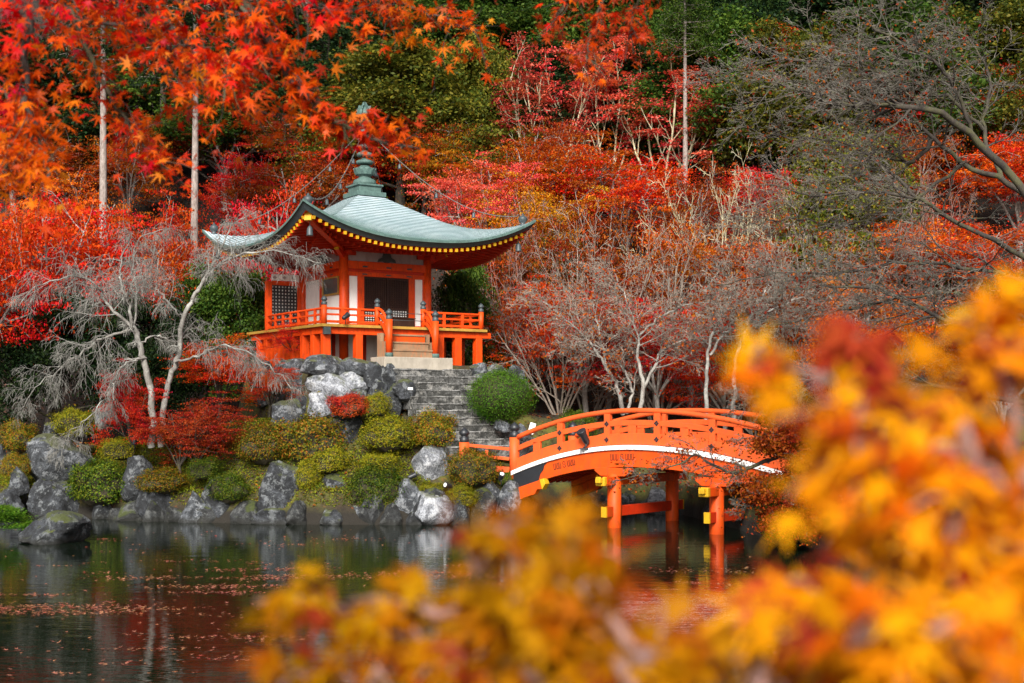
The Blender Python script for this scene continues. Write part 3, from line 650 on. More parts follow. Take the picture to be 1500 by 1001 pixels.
def cap(mb, x, y, z, s=1.0, mi=1):
    mb.lathe((x, y, z), [(.088*s,0),(.095*s,.02*s),(.095*s,.09*s),(.06*s,.11*s),(.06*s,.13*s),(.10*s,.16*s),(.105*s,.20*s),(.07*s,.25*s),(.02*s,.29*s),(.001,.31*s)], 12, mi)
def rail_post(k, a_, h=.62, nn=None, parent=ver):
    x0, x1, y0, y1 = rot4(k, a_, a_, nn or V-.06, nn or V-.06); mb = MB(); mb.lathe((x0, y0, FL), [(.09,0),(.09,h)], 14); o = mb.build('rail_post', M['verm'], parent)
    mb = MB(); cap(mb, x0, y0, FL+h, 1, 0); mb.build('post_cap', M['bronze'], o)
def railing(k, a0, a1, nn=V-.06):
    mb = MB(); SB(mb, k, a0, a1, nn-.045, nn+.045, FL+.06, FL+.14); SB(mb, k, a0, a1, nn-.035, nn+.035, FL+.30, FL+.36)
    x0, x1, y0, y1 = rot4(k, a0, a1, nn, nn); mb.tube([(x0, y0, FL+.52), (x1, y1, FL+.52)], .04, 10)
    n_ = max(1, round((a1-a0)/.62))
    for i in range(1, n_):
        a_ = a0+(a1-a0)*i/n_; SB(mb, k, a_-.045, a_+.045, nn-.04, nn+.04, FL+.001, FL+.50)
    mb.build('railing', M['verm'], ver, .006)
railing(0, -V+.1, -1.14); railing(0, .77, V-.1); railing(3, -1.55, V-.1); railing(1, -V+.1, V-.1)
for a_ in (-V+.06, -1.05, .68, V-.06): rail_post(0, a_)
rail_post(1, V-.06)
mb = MB(); mb.box(-V+.02, -1.72, 1.66, 1.70, 0, 0); 
# side screen at the end of the left veranda
yb = 1.62
mb = MB(); mb.box(-V-.0, -V+.2, yb-.09, yb+.09, FL, 2.98); mb.box(-1.86, -1.74, yb-.07, yb+.07, FL, 3.0); mb.box(-V+.2, -1.86, yb-.06, yb+.06, 2.86, 3.0); mb.box(-V+.2, -1.86, yb-.06, yb+.06, FL, FL+.1)
scr = mb.build('side_screen', M['verm'], hall, .01)
mb = MB(); x0, x1, z0, z1 = -V+.2, -1.86, FL+.1, 2.86
for i in range(9): mb.box(x0+(x1-x0)*(i+.0)/8-.028, x0+(x1-x0)*i/8+.028, yb-.03, yb+.01, z0, z1)
for i in range(14): mb.box(x0, x1, yb-.032, yb+.008, z0+(z1-z0)*i/13-.028, z0+(z1-z0)*i/13+.028)
mb.build('lattice', plain('black_lacquer', (.02,.02,.022), .4), scr)
mb = MB(); mb.box(x0, x1, yb+.012, yb+.03, z0, z1); mb.build('paper_backing', M['white'], scr)
mb = MB(); mb.box(-V+.22, -1.80, yb-.08, yb+.02, 3.02, 3.24)
for x in (-2.72, -2.36, -2.02): mb.box(x-.07, x+.07, yb-.085, yb-.079, 3.10, 3.15, 1); mb.box(x-.025, x+.025, yb-.087, yb-.08, 3.07, 3.18, 1)
mb.build('name_board', [M['white'], M['purple']], scr)
# steps up to the veranda
mb = MB(); B(mb, -1.35, 1.20, V+.02, V+1.02, -.7, .20); mb.build('step_plinth', M['concrete'], hall, .02)
for i in range(3):
    mb = MB(); z = .20+.26*(i+1); n_ = V+.80-.25*i; B(mb, -.93, .56, n_-.27, n_, z-.06, z, 0); B(mb, -.93, .56, n_-.25, n_-.03, z-.26, z-.061, 0 if i < 2 else 1)
    mb.build('step', [M['wood'], M['bridge']], hall, .008)
for a_ in (-1.05, .68):
    mb = MB(); B(mb, a_-.06, a_+.06, V+.03, V+.80, .20, .46); B(mb, a_-.055, a_+.055, V+.03, V+.55, .46, .72); B(mb, a_-.058, a_+.058, V+.03, V+.28, .72, 1.0); mb.build('stringer', M['wood'], hall)
    mb = MB(); mb.lathe((a_, -V-.76, .20), [(.115,.14),(.115,1.22)], 14); o = mb.build('newel_post', M['verm'], hall)
    mb = MB(); mb.lathe((a_, -V-.76, .20), [(.13,0),(.13,.10),(.12,.14)], 14); mb.build('post_shoe', M['verdigris'], o)
    mb = MB(); cap(mb, a_, -V-.76, 1.42, 1.15, 0); mb.build('post_cap', M['bronze'], o)
    mb = MB()
    for z0, z1, r_ in ((FL+.52, 1.18, .05), (FL+.33, .95, .04), (FL+.12, .68, .05)):
        pts = [(a_, -V+.05-.76*t_, z0+(z1-z0)*(t_**1.9)+.07*math.sin(3.14*t_)) for t_ in [i/10 for i in range(11)]]
        mb.tube(pts, r_, 8) if z0 > 1.7 else mb.sweep(pts, .07, .09)
    mb.build('stair_rail', M['verm'], hall)
# wire barrier across the stair head
mb = MB()
for z in (FL+.22, FL+.45): mb.tube([(-1.0,-V-.0,z),(.62,-V-.0,z)], .012, 6)
mb.build('barrier_bar', M['bronze'], hall)
# ------------------------------------------------------------------ the arched bridge (local x along it, y across it)
BX, BZ, BA = 2.965, 39.54, -R(38)
bridge = empty('arched_bridge', (BX, BZ, 0), BA, 'orange arched wooden bridge with a white deck edge crossing the pond', 'bridge')
T0, T1, BW = -3.71, 7.1, 3.2
def zd(t_): return 2.40-(.0435 if t_ < .75 else .030)*(t_-.75)**2
ts = [T0+(T1-T0)*i/36 for i in range(37)]
def strip(y, dz0, dz1, th, name, mats, a=T0, b_=T1, parent=bridge, n=36, bevel=.01):
    mb = MB(); tt = [a+(b_-a)*i/n for i in range(n+1)]
    mb.sweep([(t_, y, zd(t_)+(dz0+dz1)/2) for t_ in tt], th, dz1-dz0); return mb.build(name, mats, parent, bevel)
strip(BW/2, -.14, -.02, BW-.06, 'deck', paint_mat('deck_planks', (.30,.20,.13), .7, .8))
m, t, b = mat('white_board_edge'); v = coords(t, 'Object', (1,1,1)); wv = N(t, 'ShaderNodeTexWave', Scale=1.25, Distortion=.15, bands_direction='X'); t.links.new(v, wv.inputs[0])
t.links.new(mix(t, ramp(t, wv.outputs[0], [(.04, (.35,.34,.33)), (.10, (.80,.80,.79))]), (0,0,0), (1,1,1)), b.inputs['Base Color']) if False else None
cc = ramp(t, wv.outputs[0], [(.004, (.42,.41,.40)), (.03, (.80,.79,.77))]); n2 = noise_tex(t, v, 6, 5, .7)
t.links.new(mix(t, ramp(t, n2, [(.55, (0,0,0)), (.75, (.3,)*3)]), cc, (.4,.36,.30)), b.inputs['Base Color']); b.inputs['Roughness'].default_value = .7
M['edge'] = m
for y, s in ((-.05, -1), (BW+.05, 1)):
    strip(y, -.13, 0, .16, 'deck_edge', M['edge'])
    g = strip(y-s*.10, -.63, -.135, .22, 'girder', M['bridge'])
    mb = MB()                                  # dark metal shoe at the end of the girder, scalloped
    for (a_, b_) in ((T0, T0+1.35),):
        n = 8; tt = [a_+(b_-a_)*i/n for i in range(n+1)]
        up_ = [(t_, zd(t_)-.14) for t_ in tt]; lo = [(t_, zd(t_)-.64) for t_ in tt][:-2]
        poly = lo+[(tt[-2]-.10, zd(tt[-2])-.46), (tt[-2]+.02, zd(tt[-2])-.32), (tt[-1]-.12, zd(tt[-1])-.25)]+up_[::-1]
        mb.prism(poly, (0, y-s*.10+s*.112, 0), (1,0,0), (0,0,1), (0, s*.02, 0))
    mb.build('metal_shoe', M['black'], g)
    for tc in (-1.75, .30, 2.1, 4.0, 5.6):     # slot and scroll ornaments on the girder
        sl = -2*(.0435 if tc < .75 else .03)*(tc-.75); ax = Vector((1,0,sl)).normalized(); az_ = Vector((-ax.z,0,ax.x)); o = Vector((tc, y-s*.10+s*.11, zd(tc)-.34)); mb = MB()
        for u in (-.36, -.26, -.16, .16, .26, .36):
            for w_ in (-.028, .028): mb.prism([(u+w_-.010,-.08),(u+w_+.010,-.08),(u+w_+.010,.09),(u+w_-.010,.09)], o, ax, az_, (0, s*.006, 0))
            mb.prism([(u-.038,-.095),(u+.038,-.095),(u+.03,-.075),(u-.03,-.075)], o, ax, az_, (0, s*.007, 0))
        for c0, a0_, a1_ in ((.042, -40, 250), (-.042, 140, 430)):
            pp = [(math.cos(R(a0_+(a1_-a0_)*i/10))*.045, c0+math.sin(R(a0_+(a1_-a0_)*i/10))*.045) for i in range(11)]
            mb.tube([o+ax*p_[0]*(1 if True else 1)+az_*p_[1]+Vector((0, s*.003, 0)) for p_ in pp], .010, 5)
        mb.build('girder_ornament', M['darkwood'], g)
mb = MB()
for i in range(9):
    y = .25+i*(BW-.5)/8
    mb.sweep([(t_, y, zd(t_)-.30) for t_ in ts], .14, .3)
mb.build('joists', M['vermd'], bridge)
# piers
for tp in (0, 3.37):
    zt = zd(tp)-.64
    for y in (0, BW):
        mb = MB(); mb.lathe((tp, y, -.9), [(.215,0),(.205,.9+zt-.18)], 8); mb.build('pier_post', M['bridge'], bridge)
        mb = MB(); poly = [(-.62,0),(.62,0),(.62,-.10),(.42,-.24),(-.42,-.24),(-.62,-.10)]
        mb.prism(poly, (tp, y-.12, zt-.002), (1,0,0), (0,0,1), (0,.24,0)); mb.build('pier_bracket', M['bridge'], bridge, .012)
    mb = MB(); mb.box(tp-.15, tp+.15, -.72, BW+.72, zt-.50, zt-.25); cb = mb.build('cross_beam', M['bridge'], bridge, .012)
    mb = MB(); mb.box(tp-.152, tp+.152, -.745, -.60, zt-.505, zt-.245); mb.box(tp-.152, tp+.152, BW+.60, BW+.745, zt-.505, zt-.245); mb.box(tp-.09, tp+.09, -.86, -.746, zt-.42, zt-.28); mb.build('beam_cap', M['yellow'], cb, .02)
    mb = MB(); mb.box(tp-.085, tp+.085, -.52, BW+.52, .33, .62); tie = mb.build('tie_beam', M['vermd'], bridge, .01)
    mb = MB(); mb.box(tp-.09, tp+.09, -.555, -.50, .325, .625); mb.box(tp-.09, tp+.09, BW+.5, BW+.555, .325, .625); mb.build('beam_cap', M['yellow'], tie)
for y in (-.1, BW+.1):                         # corbel under the island end
    mb = MB(); poly = [(-.1,.0),(1.25,.42),(1.32,.28),(1.22,.12),(1.05,.10),(.95,-.05),(.7,-.12),(.5,-.2),(-.1,-.35)]
    mb.prism(poly, (T0, y-.1, zd(T0)-.62), (1,0,0), (0,0,1), (0,.2,0), 0)
    mb.prism([(1.16,.40),(1.30,.445),(1.37,.28),(1.25,.10)], (T0, y-.115, zd(T0)-.62), (1,0,0), (0,0,1), (0,.23,0), 1)
    mb.build('corbel', [M['bridge'], M['yellow']], bridge, .012)
# railings
pt = [-1.95, -.26, 1.44, 3.21, 4.95, 6.6]
for y, s in ((.06, -1), (BW-.06, 1)):
    r1 = strip(y, .02, .34, .13, 'bottom_rail', M['rail'], T0+.1, T1-.05); strip(y, .56, .72, .10, 'middle_rail', M['rail'], T0+.1, T1-.05)
    mb = MB(); mb.tube([(t_, y, zd(t_)+.99) for t_ in [T0+.05+(T1-T0-.1)*i/40 for i in range(41)]], .075, 12); mb.build('handrail', M['rail'], bridge)
    for t_ in pt:
        mb = MB(); mb.box(t_-.10, t_+.10, y-.075, y+.075, zd(t_)-.03, zd(t_)+.93); o = mb.build('rail_post', M['rail'], bridge, .01)
        for dz in (.18, .64):                  # black diamond stud plates
            mb = MB(); q = .085
            yy = y+s*.075
            for cx, cz in ((0,.045),(0,-.045),(.045,0),(-.045,0)):
                mb.prism([(cx-.038,cz),(cx,cz-.038),(cx+.038,cz),(cx,cz+.038)], (t_, yy, zd(t_)+dz), (1,0,0), (0,0,1), (0, s*.014, 0))
            mb.build('stud_plate', M['black'], o)
    for i in range(len(pt)+1):
        a_ = ([T0]+pt+[T1])[i]; b_ = ([T0]+pt+[T1])[i+1]; t_ = (a_+b_)/2
        mb = MB(); mb.box(t_-.13, t_+.13, y-.05, y+.05, zd(t_)+.30, zd(t_)+.60); mb.build('rail_block', M['rail'], bridge, .01)
    for t_ in (T0, T1):
        mb = MB(); mb.lathe((t_, y, zd(t_)-.25), [(.155,0),(.155,1.28)], 16); o = mb.build('newel_post', M['rail'], bridge)
        mb = MB(); cap(mb, t_, y, zd(t_)+1.03, 1.55, 0); mb.build('post_cap', M['black'], o)
# short flared railing on the bank
wr = empty('wing_railing', (0,0,0), 0, 'short orange railing with one black-capped post, left of the bridge end', 'railing')
c0 = np.array(bridge.matrix_basis.translation); u_ = np.array([math.cos(BA), math.sin(BA)]); p0 = np.array([BX, BZ])+u_*T0
pe = p0+np.array([-.13, .03]); q = np.array([(680-750)/F*41.6, 41.6])
zb = zd(T0)-.05; zq = ground(q[0], q[1])
mb = MB()
for dz, h, w_ in ((.72,.10,.12),(.42,.10,.09),(.08,.18,.11)): mb.bar((pe[0], pe[1], zb+dz-.0), (q[0], q[1], 1.62+dz), w_, h)
mb.bar(((pe[0]+q[0])/2, (pe[1]+q[1])/2, zb), ((pe[0]+q[0])/2, (pe[1]+q[1])/2, zb+.7), .12, .1, 0, (1,0,0)); mb.build('rails', M['rail'], wr, .01)
mb = MB(); mb.lathe((q[0], q[1], 1.2), [(.155,0),(.155,1.22)], 16); o = mb.build('end_post', M['rail'], wr)
mb = MB(); cap(mb, q[0], q[1], 2.42, 1.5, 0); mb.build('post_cap', M['black'], o)
# ------------------------------------------------------------------ stones
def rock_mesh(name, seed, w, d, h, cuts=15, rough=.075):
    rng = np.random.default_rng(seed); bm = bmesh.new(); bmesh.ops.create_icosphere(bm, subdivisions=4, radius=1)
    co = np.array([v.co for v in bm.verts]); pl = unit(rng.normal(size=(cuts, 3))*np.array([1,1,.9]))
    for p in pl:
        t_ = .58+.3*rng.random(); dd = co@p-t_; co = co-np.maximum(dd, 0)[:, None]*p*.92
    for i, v in enumerate(bm.verts):
        p = Vector(co[i])+Vector((seed*3.7 % 50, seed*1.3 % 50, 0))
        f = noise.fractal(p*1.6, .9, 2.1, 5)*rough*1.6+abs(noise.noise(p*4))*rough*.9
        co[i] *= (1+f)
    mn = co.min(0); mx = co.max(0); co = (co-(mn+mx)/2)/(mx-mn); co[:, 2] += .5
    k_ = np.clip(.62-co[:, 2], 0, .62)/.62; co[:, :2] *= (1+.42*k_**1.3)[:, None]; mx2 = np.abs(co[:, :2]).max(0)*2; co[:, :2] /= mx2   # broad foot
    co *= np.array([w, d, h])
    for i, v in enumerate(bm.verts): v.co = co[i]
    me = bpy.data.meshes.new(name); bm.to_mesh(me); bm.free()
    me.polygons.foreach_set('use_smooth', np.ones(len(me.polygons), bool)); me.set_sharp_from_angle(angle=R(42)); return me
from mathutils import noise
def rock(x0, x1, y0, y1, Z, mt, label, seed, deep=.9, parent=None, name='boulder', bury=.15, rz=None, group=None):
    w = (x1-x0)/F*Z; h = (y1-y0)/F*Z*(1+bury); d = w*deep; c = P((x0+x1)/2, y1, Z+d*.4)
    c = P((x0+x1)/2, y1, Z); c[2] -= h*bury/(1+bury); c[1] += d*.4; c[0] += (x0+x1-1500)/2/F*d*.4
    s = 1+.4*d/Z
    me = rock_mesh(name, seed, w*s*1.06, d, h*s); o = link(name, me, M[mt], parent, c); o.rotation_euler = (0, 0, (seed*1.7 % .5)-.25 if rz is None else rz)
    return tag(o, label, 'rock', group) if parent is None else o
RK = [  # px box, distance, stone, label
 (38,134,637,707,44.2,'stone_m','large rounded grey boulder under the hanging twigs at the far left of the pond'),
 (45,112,702,762,42.9,'stone_d','dark triangular boulder at the waterline below the large rounded one on the left'),
 (12,44,684,722,43.6,'stone_d','small dark boulder left of the large rounded one by the left shore'),
 (-6,36,716,754,43.2,'stone_d','low dark boulder at the water in the left edge of the photo'),
 (28,134,752,800,34.6,'stone_d','flat dark rock with a whitish top rising alone out of the pond at left'),
 (178,226,668,730,42.4,'stone_d','square upright dark boulder with a flat top, left of the red maple bush'),
 (200,258,702,764,41.8,'stone_d','lichen-spotted boulder at the waterline just right of the square upright one'),
 (260,311,720,768,41.2,'stone_m','twin-peaked small grey boulder at the water below the red maple bush'),
 (296,364,698,768,41.4,'stone_d','wide dark boulder under the ferns at the waterline'),
 (377,450,676,770,40.9,'stone_d','tallest dark shore boulder with moss on its crown and pale lichen at its foot'),
 (466,524,694,746,41.2,'stone_d','smooth rounded blue-grey boulder left of the round green azalea at the shore'),
 (460,506,744,774,40.7,'stone_m','low pale green-grey stone at the waterline under the smooth rounded boulder'),
 (512,562,738,774,40.7,'stone_m','low grey stone at the waterline under the round shore azalea'),
 (568,620,702,771,40.8,'stone_m','tall smooth grey slab leaning at the waterline beside the white boulder'),
 (601,665,722,770,40.2,'stone_l','white rounded boulder at the waterline'),
 (584,667,651,708,41.7,'stone_l','large pale wedge-shaped boulder lying on the mossy slope'),
 (699,735,701,748,41.4,'stone_m','grey boulder with a pale tip, left one of the pair beside the bridge end'),
 (730,764,704,756,41.3,'stone_m','upright grey boulder against the bridge end, right one of the pair'),
 (733,760,754,774,40.6,'stone_m','small round stone in the water below the bridge end'),
 (477,541,603,658,42.6,'stone_d','dark blocky boulder with a pale flat top below the small red bush'),
 (603,627,611,624,42.6,'stone_l','small pale stone half buried between two azaleas'),
 (575,609,555,584,43.1,'stone_d','dark stone flanking the left side of the stone steps'),
 (722,748,614,632,42.9,'stone_m','small grey stone at the right side of the lower steps'),
 (754,774,620,644,42.6,'stone_m','small upright stone right of the lowest step behind the bridge post'),
 (686,716,531,553,45.4,'stone_m','pale grey stone right of the topmost step beside the veranda post'),
 (392,450,584,628,42.9,'stone_m','pale green-grey mossy boulder below the left end of the stone wall'),
 (141,165,594,624,45.0,'stone_m','grey stone on the slope left of the bare cherry trunk'),
 (62,92,618,638,45.6,'stone_m','small flat grey stone between two mossy mounds at left'),
 (-8,10,648,686,44.6,'stone_m','grey boulder cut by the left edge of the photo'),
 (946,984,714,757,44.6,'stone_l','pale boulder on the far bank seen under the bridge between two piers'),
 (1008,1044,714,752,44.8,'stone_d','dark boulder on the far bank seen under the bridge right of the far pier'),
 (880,930,724,757,45.4,'stone_d','dark boulder on the far bank seen under the bridge left of the near pier'),
 (1168,1216,712,800,34.2,'stone_d','dark boulder at the waterline under the green shrub at the right end of the bridge'),
 (1208,1250,640,676,34.6,'stone_s','flat grey stone at the right end of the bridge beside the red berry shrub'),
]
for i, (x0, x1, y0, y1, Z, mt, lab) in enumerate(RK): rock(x0, x1, y0, y1, Z, mt, lab, 11+i*7)
rs = random.Random(8); xs_ = list(np.arange(-19, .3, .62))+list(np.arange(6.9, 9.5, .8))
for i, x_ in enumerate(xs_):                   # low stones that line the water between the big ones
    x_ += rs.uniform(-.2, .2); z_ = float(np.interp(x_, SX, SZ))-rs.uniform(.05, .4); w_ = rs.uniform(.6, 1.35); px = 750+x_/z_*F; wp = w_/z_*F; yb = HOR+CAMZ/z_*F; hp = wp*rs.uniform(.35, 1.0)
    if rs.random() < .22: continue
    rock(px-wp/2, px+wp/2, yb-hp, yb+2, z_, 'stone_w' if rs.random() < .7 else 'stone_d', 'low dark stone in the row that lines the waterline between the big shore boulders', 900+i*3, 1.0, group='low stones lining the waterline', bury=.25)
for i, x_ in enumerate(np.arange(1.2, 6.4, .55)):
    z_ = float(np.interp(x_, SX, SZ))+.1; w_ = rs.uniform(.5, 1.0); px = 750+x_/z_*F; wp = w_/z_*F; yb = HOR+CAMZ/z_*F
    rock(px-wp/2, px+wp/2, yb-wp*rs.uniform(.4, .8), yb+2, z_, 'stone_w', 'dark stone in the shaded row on the far bank under the bridge', 1200+i*3, 1.0, group='shaded stones under the bridge', bury=.4)
# stone wall of the platform
wall = empty('retaining_wall', (*hall_pt(-3.6, 3.7), 3.2), 0, 'dry stone retaining wall of big pale boulders under the pavilion', 'stone wall')
def wrock(x0, x1, y0, y1, Z, mt, seed, deep=.8):
    xc, yc = (x0+x1)/2, (y0+y1)/2; w_, h_ = (x1-x0)*.66, (y1-y0)*.62
    o = rock(xc-w_, xc+w_, yc-h_, yc+h_, Z+.25, mt, None, seed, deep, wall, bury=.06, rz=.1); o.location = Vector(o.location)-wall.location
for i, a_ in enumerate([
 (450,506,522,550,43.2,'stone_m'),(502,540,526,550,43.5,'stone_m'),(455,512,546,585,43.0,'stone_l'),(485,536,544,576,43.3,'stone_l'),(455,486,576,612,42.9,'stone_l'),
 (480,506,580,606,42.9,'stone_m'),(502,540,572,604,43.1,'stone_m'),(536,558,533,566,43.4,'stone_d'),(554,582,536,572,43.5,'stone_d'),(538,566,560,600,43.1,'stone_d'),(562,588,566,604,43.1,'stone_d'),
 (420,456,528,556,44.4,'stone_m'),(394,426,530,560,45.6,'stone_m'),(372,400,530,562,46.8,'stone_m'),(424,458,552,588,44.2,'stone_m'),(398,430,556,590,45.2,'stone_m'),(376,404,556,592,46.2,'stone_d'),
 (430,460,582,612,43.6,'stone_d'),(536,562,594,620,42.8,'stone_m'),
 (706,740,536,566,45.7,'stone_m'),(734,768,538,570,46.4,'stone_d'),(712,748,562,596,45.2,'stone_d'),(690,716,548,580,45.0,'stone_m')]): wrock(*a_, 301+i*5)
# stone steps
steps = empty('stone_steps', (*hall_pt(.35, 4.0), 4.7), 0, 'worn grey stone steps climbing to the pavilion', 'steps')
rng = random.Random(5)
for i in range(12):
    zt = 4.93-.222*(i+.0)-.20; n0 = 3.95+.255*i; a0 = -1.12+.02*i+(.25 if i > 6 else 0); a1 = 1.86+.05*i+(.3 if i > 8 else 0)
    sm = MB(); a_ = a0
    while a_ < a1-.12:
        w_ = rng.uniform(.28, .75); e_ = min(a1, a_+w_)
        if a1-e_ < .15: e_ = a1
        j = lambda s_=.02: rng.uniform(-s_, s_)
        c = []
        f0 = n0+.27+j(.03); top = zt+j(.015)
        xs = [(a_+.012, e_-.012)]*2
        vs = []
        for z_, io in ((zt-.42, -.002), (top-.04, -.008)):
            for (aa, nn) in ((a_+.007, n0-.25), (e_-.007, n0-.25), (e_-.007+j(.004), f0+io+j()), (a_+.007+j(.004), f0+io+j())):
                X, Y = hall_pt(aa, nn); vs.append((X-steps.location.x, Y-steps.location.y, z_+j(.008)-steps.location.z))
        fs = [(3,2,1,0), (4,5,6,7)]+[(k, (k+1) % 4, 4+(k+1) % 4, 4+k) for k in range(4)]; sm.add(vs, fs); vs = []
        for z_ in (top-.038, top):  # thin pale cap added along each edge to draw its catch of light
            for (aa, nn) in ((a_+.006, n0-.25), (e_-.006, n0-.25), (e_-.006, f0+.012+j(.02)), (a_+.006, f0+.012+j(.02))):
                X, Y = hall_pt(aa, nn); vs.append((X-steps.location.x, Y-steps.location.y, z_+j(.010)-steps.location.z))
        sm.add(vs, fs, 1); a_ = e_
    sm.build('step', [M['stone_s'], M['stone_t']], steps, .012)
# flagstones between steps and bridge
mb = MB(); fp = [P(690,655,42.6), P(775,650,43.0), P(770,662,42.2), P(700,668,42.0)]
# ------------------------------------------------------------------ clipped bushes
def mound_proto(name, seed, nleaf, lsize, lumps=7, amp=.12, low=-.45, aspect=.6):
    rng = np.random.default_rng(seed); lp = unit(rng.normal(size=(lumps, 3))*np.array([1,1,.6])+np.array([0,0,.4]))
    def rad(u): return 1+amp*np.max(np.exp(-11*(1-u@lp.T)), axis=1)*1.3-amp*.5+.04*np.sin(u[:, 0]*9+seed)*np.cos(u[:, 1]*8)
    u = unit(rng.normal(size=(nleaf, 3))); u[:, 2] = np.where(u[:, 2] < low, -u[:, 2], u[:, 2]); u = unit(u)
    r_ = rad(u)*(1-.2*rng.random(nleaf)**2+.075*rng.normal(size=nleaf)+.13*(rng.random(nleaf) < .12))
    if low > -.9:                              # stray shoots
        k_ = int(nleaf*.16); sh = unit(rng.normal(size=(70, 3))*np.array([1,1,.5])+np.array([0,0,.55])); ix = rng.integers(0, 70, k_); u[:k_] = unit(sh[ix]+.055*rng.normal(size=(k_, 3))); r_[:k_] = rad(u[:k_])*(.92+.30*rng.random(k_)*(.4+.6*(ix % 7)/6))
    p = u*r_[:, None]; nr = u+.55*rng.normal(size=(nleaf, 3))
    v, f = leaf_quads(p, nr, np.full(nleaf, lsize), rng, aspect); lv = fast_mesh(name+'_leaves', v, f); lv.materials.append(None)
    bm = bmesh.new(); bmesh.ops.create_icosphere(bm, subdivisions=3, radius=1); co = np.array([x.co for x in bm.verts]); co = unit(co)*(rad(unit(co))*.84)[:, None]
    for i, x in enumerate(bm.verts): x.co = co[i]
    me = bpy.data.meshes.new(name+'_core'); bm.to_mesh(me); bm.free(); me.materials.append(plain('dark_twigs', (.035,.028,.012), .9)); return lv, me  # dark brown core filling the inside of the bush
BP = [mound_proto('azalea', 3, 8200, .078, 14, .34), mound_proto('azalea', 8, 8200, .08, 11, .42), mound_proto('azalea', 21, 8600, .072, 18, .38)]
TP = mound_proto('topiary', 5, 17000, .048, 16, .09, -.97)
def bush(x0, x1, y0, y1, Z, leaf, label, i=0, deep=.85, cat='bush', proto=None, name='azalea_bush', full=False, group=None):
    w = (x1-x0)/F*Z/2; h = (y1-y0)/F*Z; c = P((x0+x1)/2, y1, Z+w*deep*.5); k = 1+w*deep*.5/Z
    lv, core = proto or BP[i % 3]
    e = empty(name, c+np.array([0,0,h*(.36 if not full else .47)]), (i*1.1) % 6.28, label, cat, group); hz = h*((.50+.12*((i*37) % 10)/10) if not full else .52)
    e.scale = (w*k/1.03, w*k/1.03 if i % 2 else w*deep*k, hz*k/1.03)
    for nm, me in (('leaves', lv), ('stems', core)):
        o = bpy.data.objects.new(nm, me); COL.objects.link(o); o.parent = e
        if nm == 'leaves': o.material_slots[0].link = 'OBJECT'; o.material_slots[0].material = LM[leaf]
    return e
bush(688,781,540,616,42.9,'topiary','large bright green clipped globe bush right of the stone steps', 0, .95, 'topiary', TP, 'topiary_bush', True)
for i, a_ in enumerate([
 (481,537,577,614,42.3,'redbush','small clipped red bush against the foot of the stone wall'),
 (532,572,574,612,42.5,'azalea_y','yellow-brown bush between the small red bush and the stone steps'),
 (534,602,606,664,41.9,'azalea_y','yellowish azalea mound right of the dark blocky boulder'),
 (598,672,603,660,42.1,'azalea','green and rust azalea mound in front of the stone steps'),
 (658,728,653,714,41.5,'azalea','rounded olive azalea mound left of the bridge end'),
 (514,590,681,748,40.9,'azalea_g','round dark green azalea overhanging the waterline beside the smooth boulder'),
 (400,498,611,682,42.1,'azalea','wide olive and rust azalea below the left end of the stone wall'),
 (452,512,655,694,41.6,'azalea_y','low yellow-green mound above the smooth rounded boulder'),
 (352,424,618,682,42.0,'azalea','rust-tinted azalea mound right of the red maple bush'),
 (-4,56,612,668,44.8,'azalea','domed azalea in the left edge above the small boulders'),
 (82,142,598,642,45.2,'azalea_y','yellow-brown clipped dome behind the large rounded boulder at left'),
 (4,44,664,702,44.2,'azalea','small azalea above the low dark boulders in the left edge'),
 (102,178,668,744,42.4,'azalea_g','trailing green bush between the rounded boulder and the square upright one'),
 (278,326,670,702,41.9,'azalea_g','green bush under the red maple bush'),
 (204,274,686,724,41.9,'azalea','low mossy mound above the lichen-spotted boulder'),
 (306,368,690,740,41.2,'azalea_g','dark green ferny bush hanging over the wide dark boulder'),
 (820,870,602,652,45.8,'azalea_g','clipped green bush behind the bridge railing'),
 (652,704,711,742,41.0,'azalea_y','low mossy mound between the white boulder and the bridge boulders'),
 (520,584,660,700,41.7,'azalea_y','mossy yellow-green mound left of the pale wedge-shaped boulder'),
 (150,206,636,676,43.0,'azalea_y','low yellowish mound at the foot of the bare cherry trunks'),
 (430,470,676,720,41.3,'azalea_y','narrow mossy mound between the tallest and the smooth shore boulders'),
 (640,690,648,680,42.3,'azalea_g','small green mound behind the pale wedge-shaped boulder'),
 (612,660,704,735,41.3,'azalea_y','low yellowish mound just above the white boulder'),
 (726,760,690,712,41.9,'azalea_g','small green bush behind the boulders at the bridge end'),
]): bush(*a_, i=i+1)
# ground cover on the island
rng = np.random.default_rng(77); n = 150000; X = rng.uniform(-20, .6, n); Z = rng.uniform(40.4, 47, n); h = land(X, Z); ok = (h > .45)
a_ = (X-X0)*CP+(Z-Z0)*SP; n_ = (X-X0)*SP-(Z-Z0)*CP; ok &= ~((np.abs(a_-.4) < 1.6) & (n_ > 3)) & ~((np.abs(a_) < 3.4) & (np.abs(n_) < 3.6)); X, Z, h = X[ok], Z[ok], h[ok]
p = np.stack([X, Z, h+.05+.10*rng.random(len(X))*(.5+.5*np.sin(X*3)*np.cos(Z*4))], -1); nr = rng.normal(size=p.shape)*.6; nr[:, 2] += .7
v, f = leaf_quads(p, nr, np.full(len(p), .065), rng, .5); tag(link('moss', fast_mesh('moss', v, f), LM['moss']), kind='stuff')
n = 60000; X = rng.uniform(-26, 24, n); Z = rng.uniform(36, 72, n); h = land(X, Z); ok = (h > .5) & (rng.random(n) < .45+.5*np.sin(X*.7)*np.cos(Z*.9)); X, Z, h = X[ok], Z[ok], h[ok]
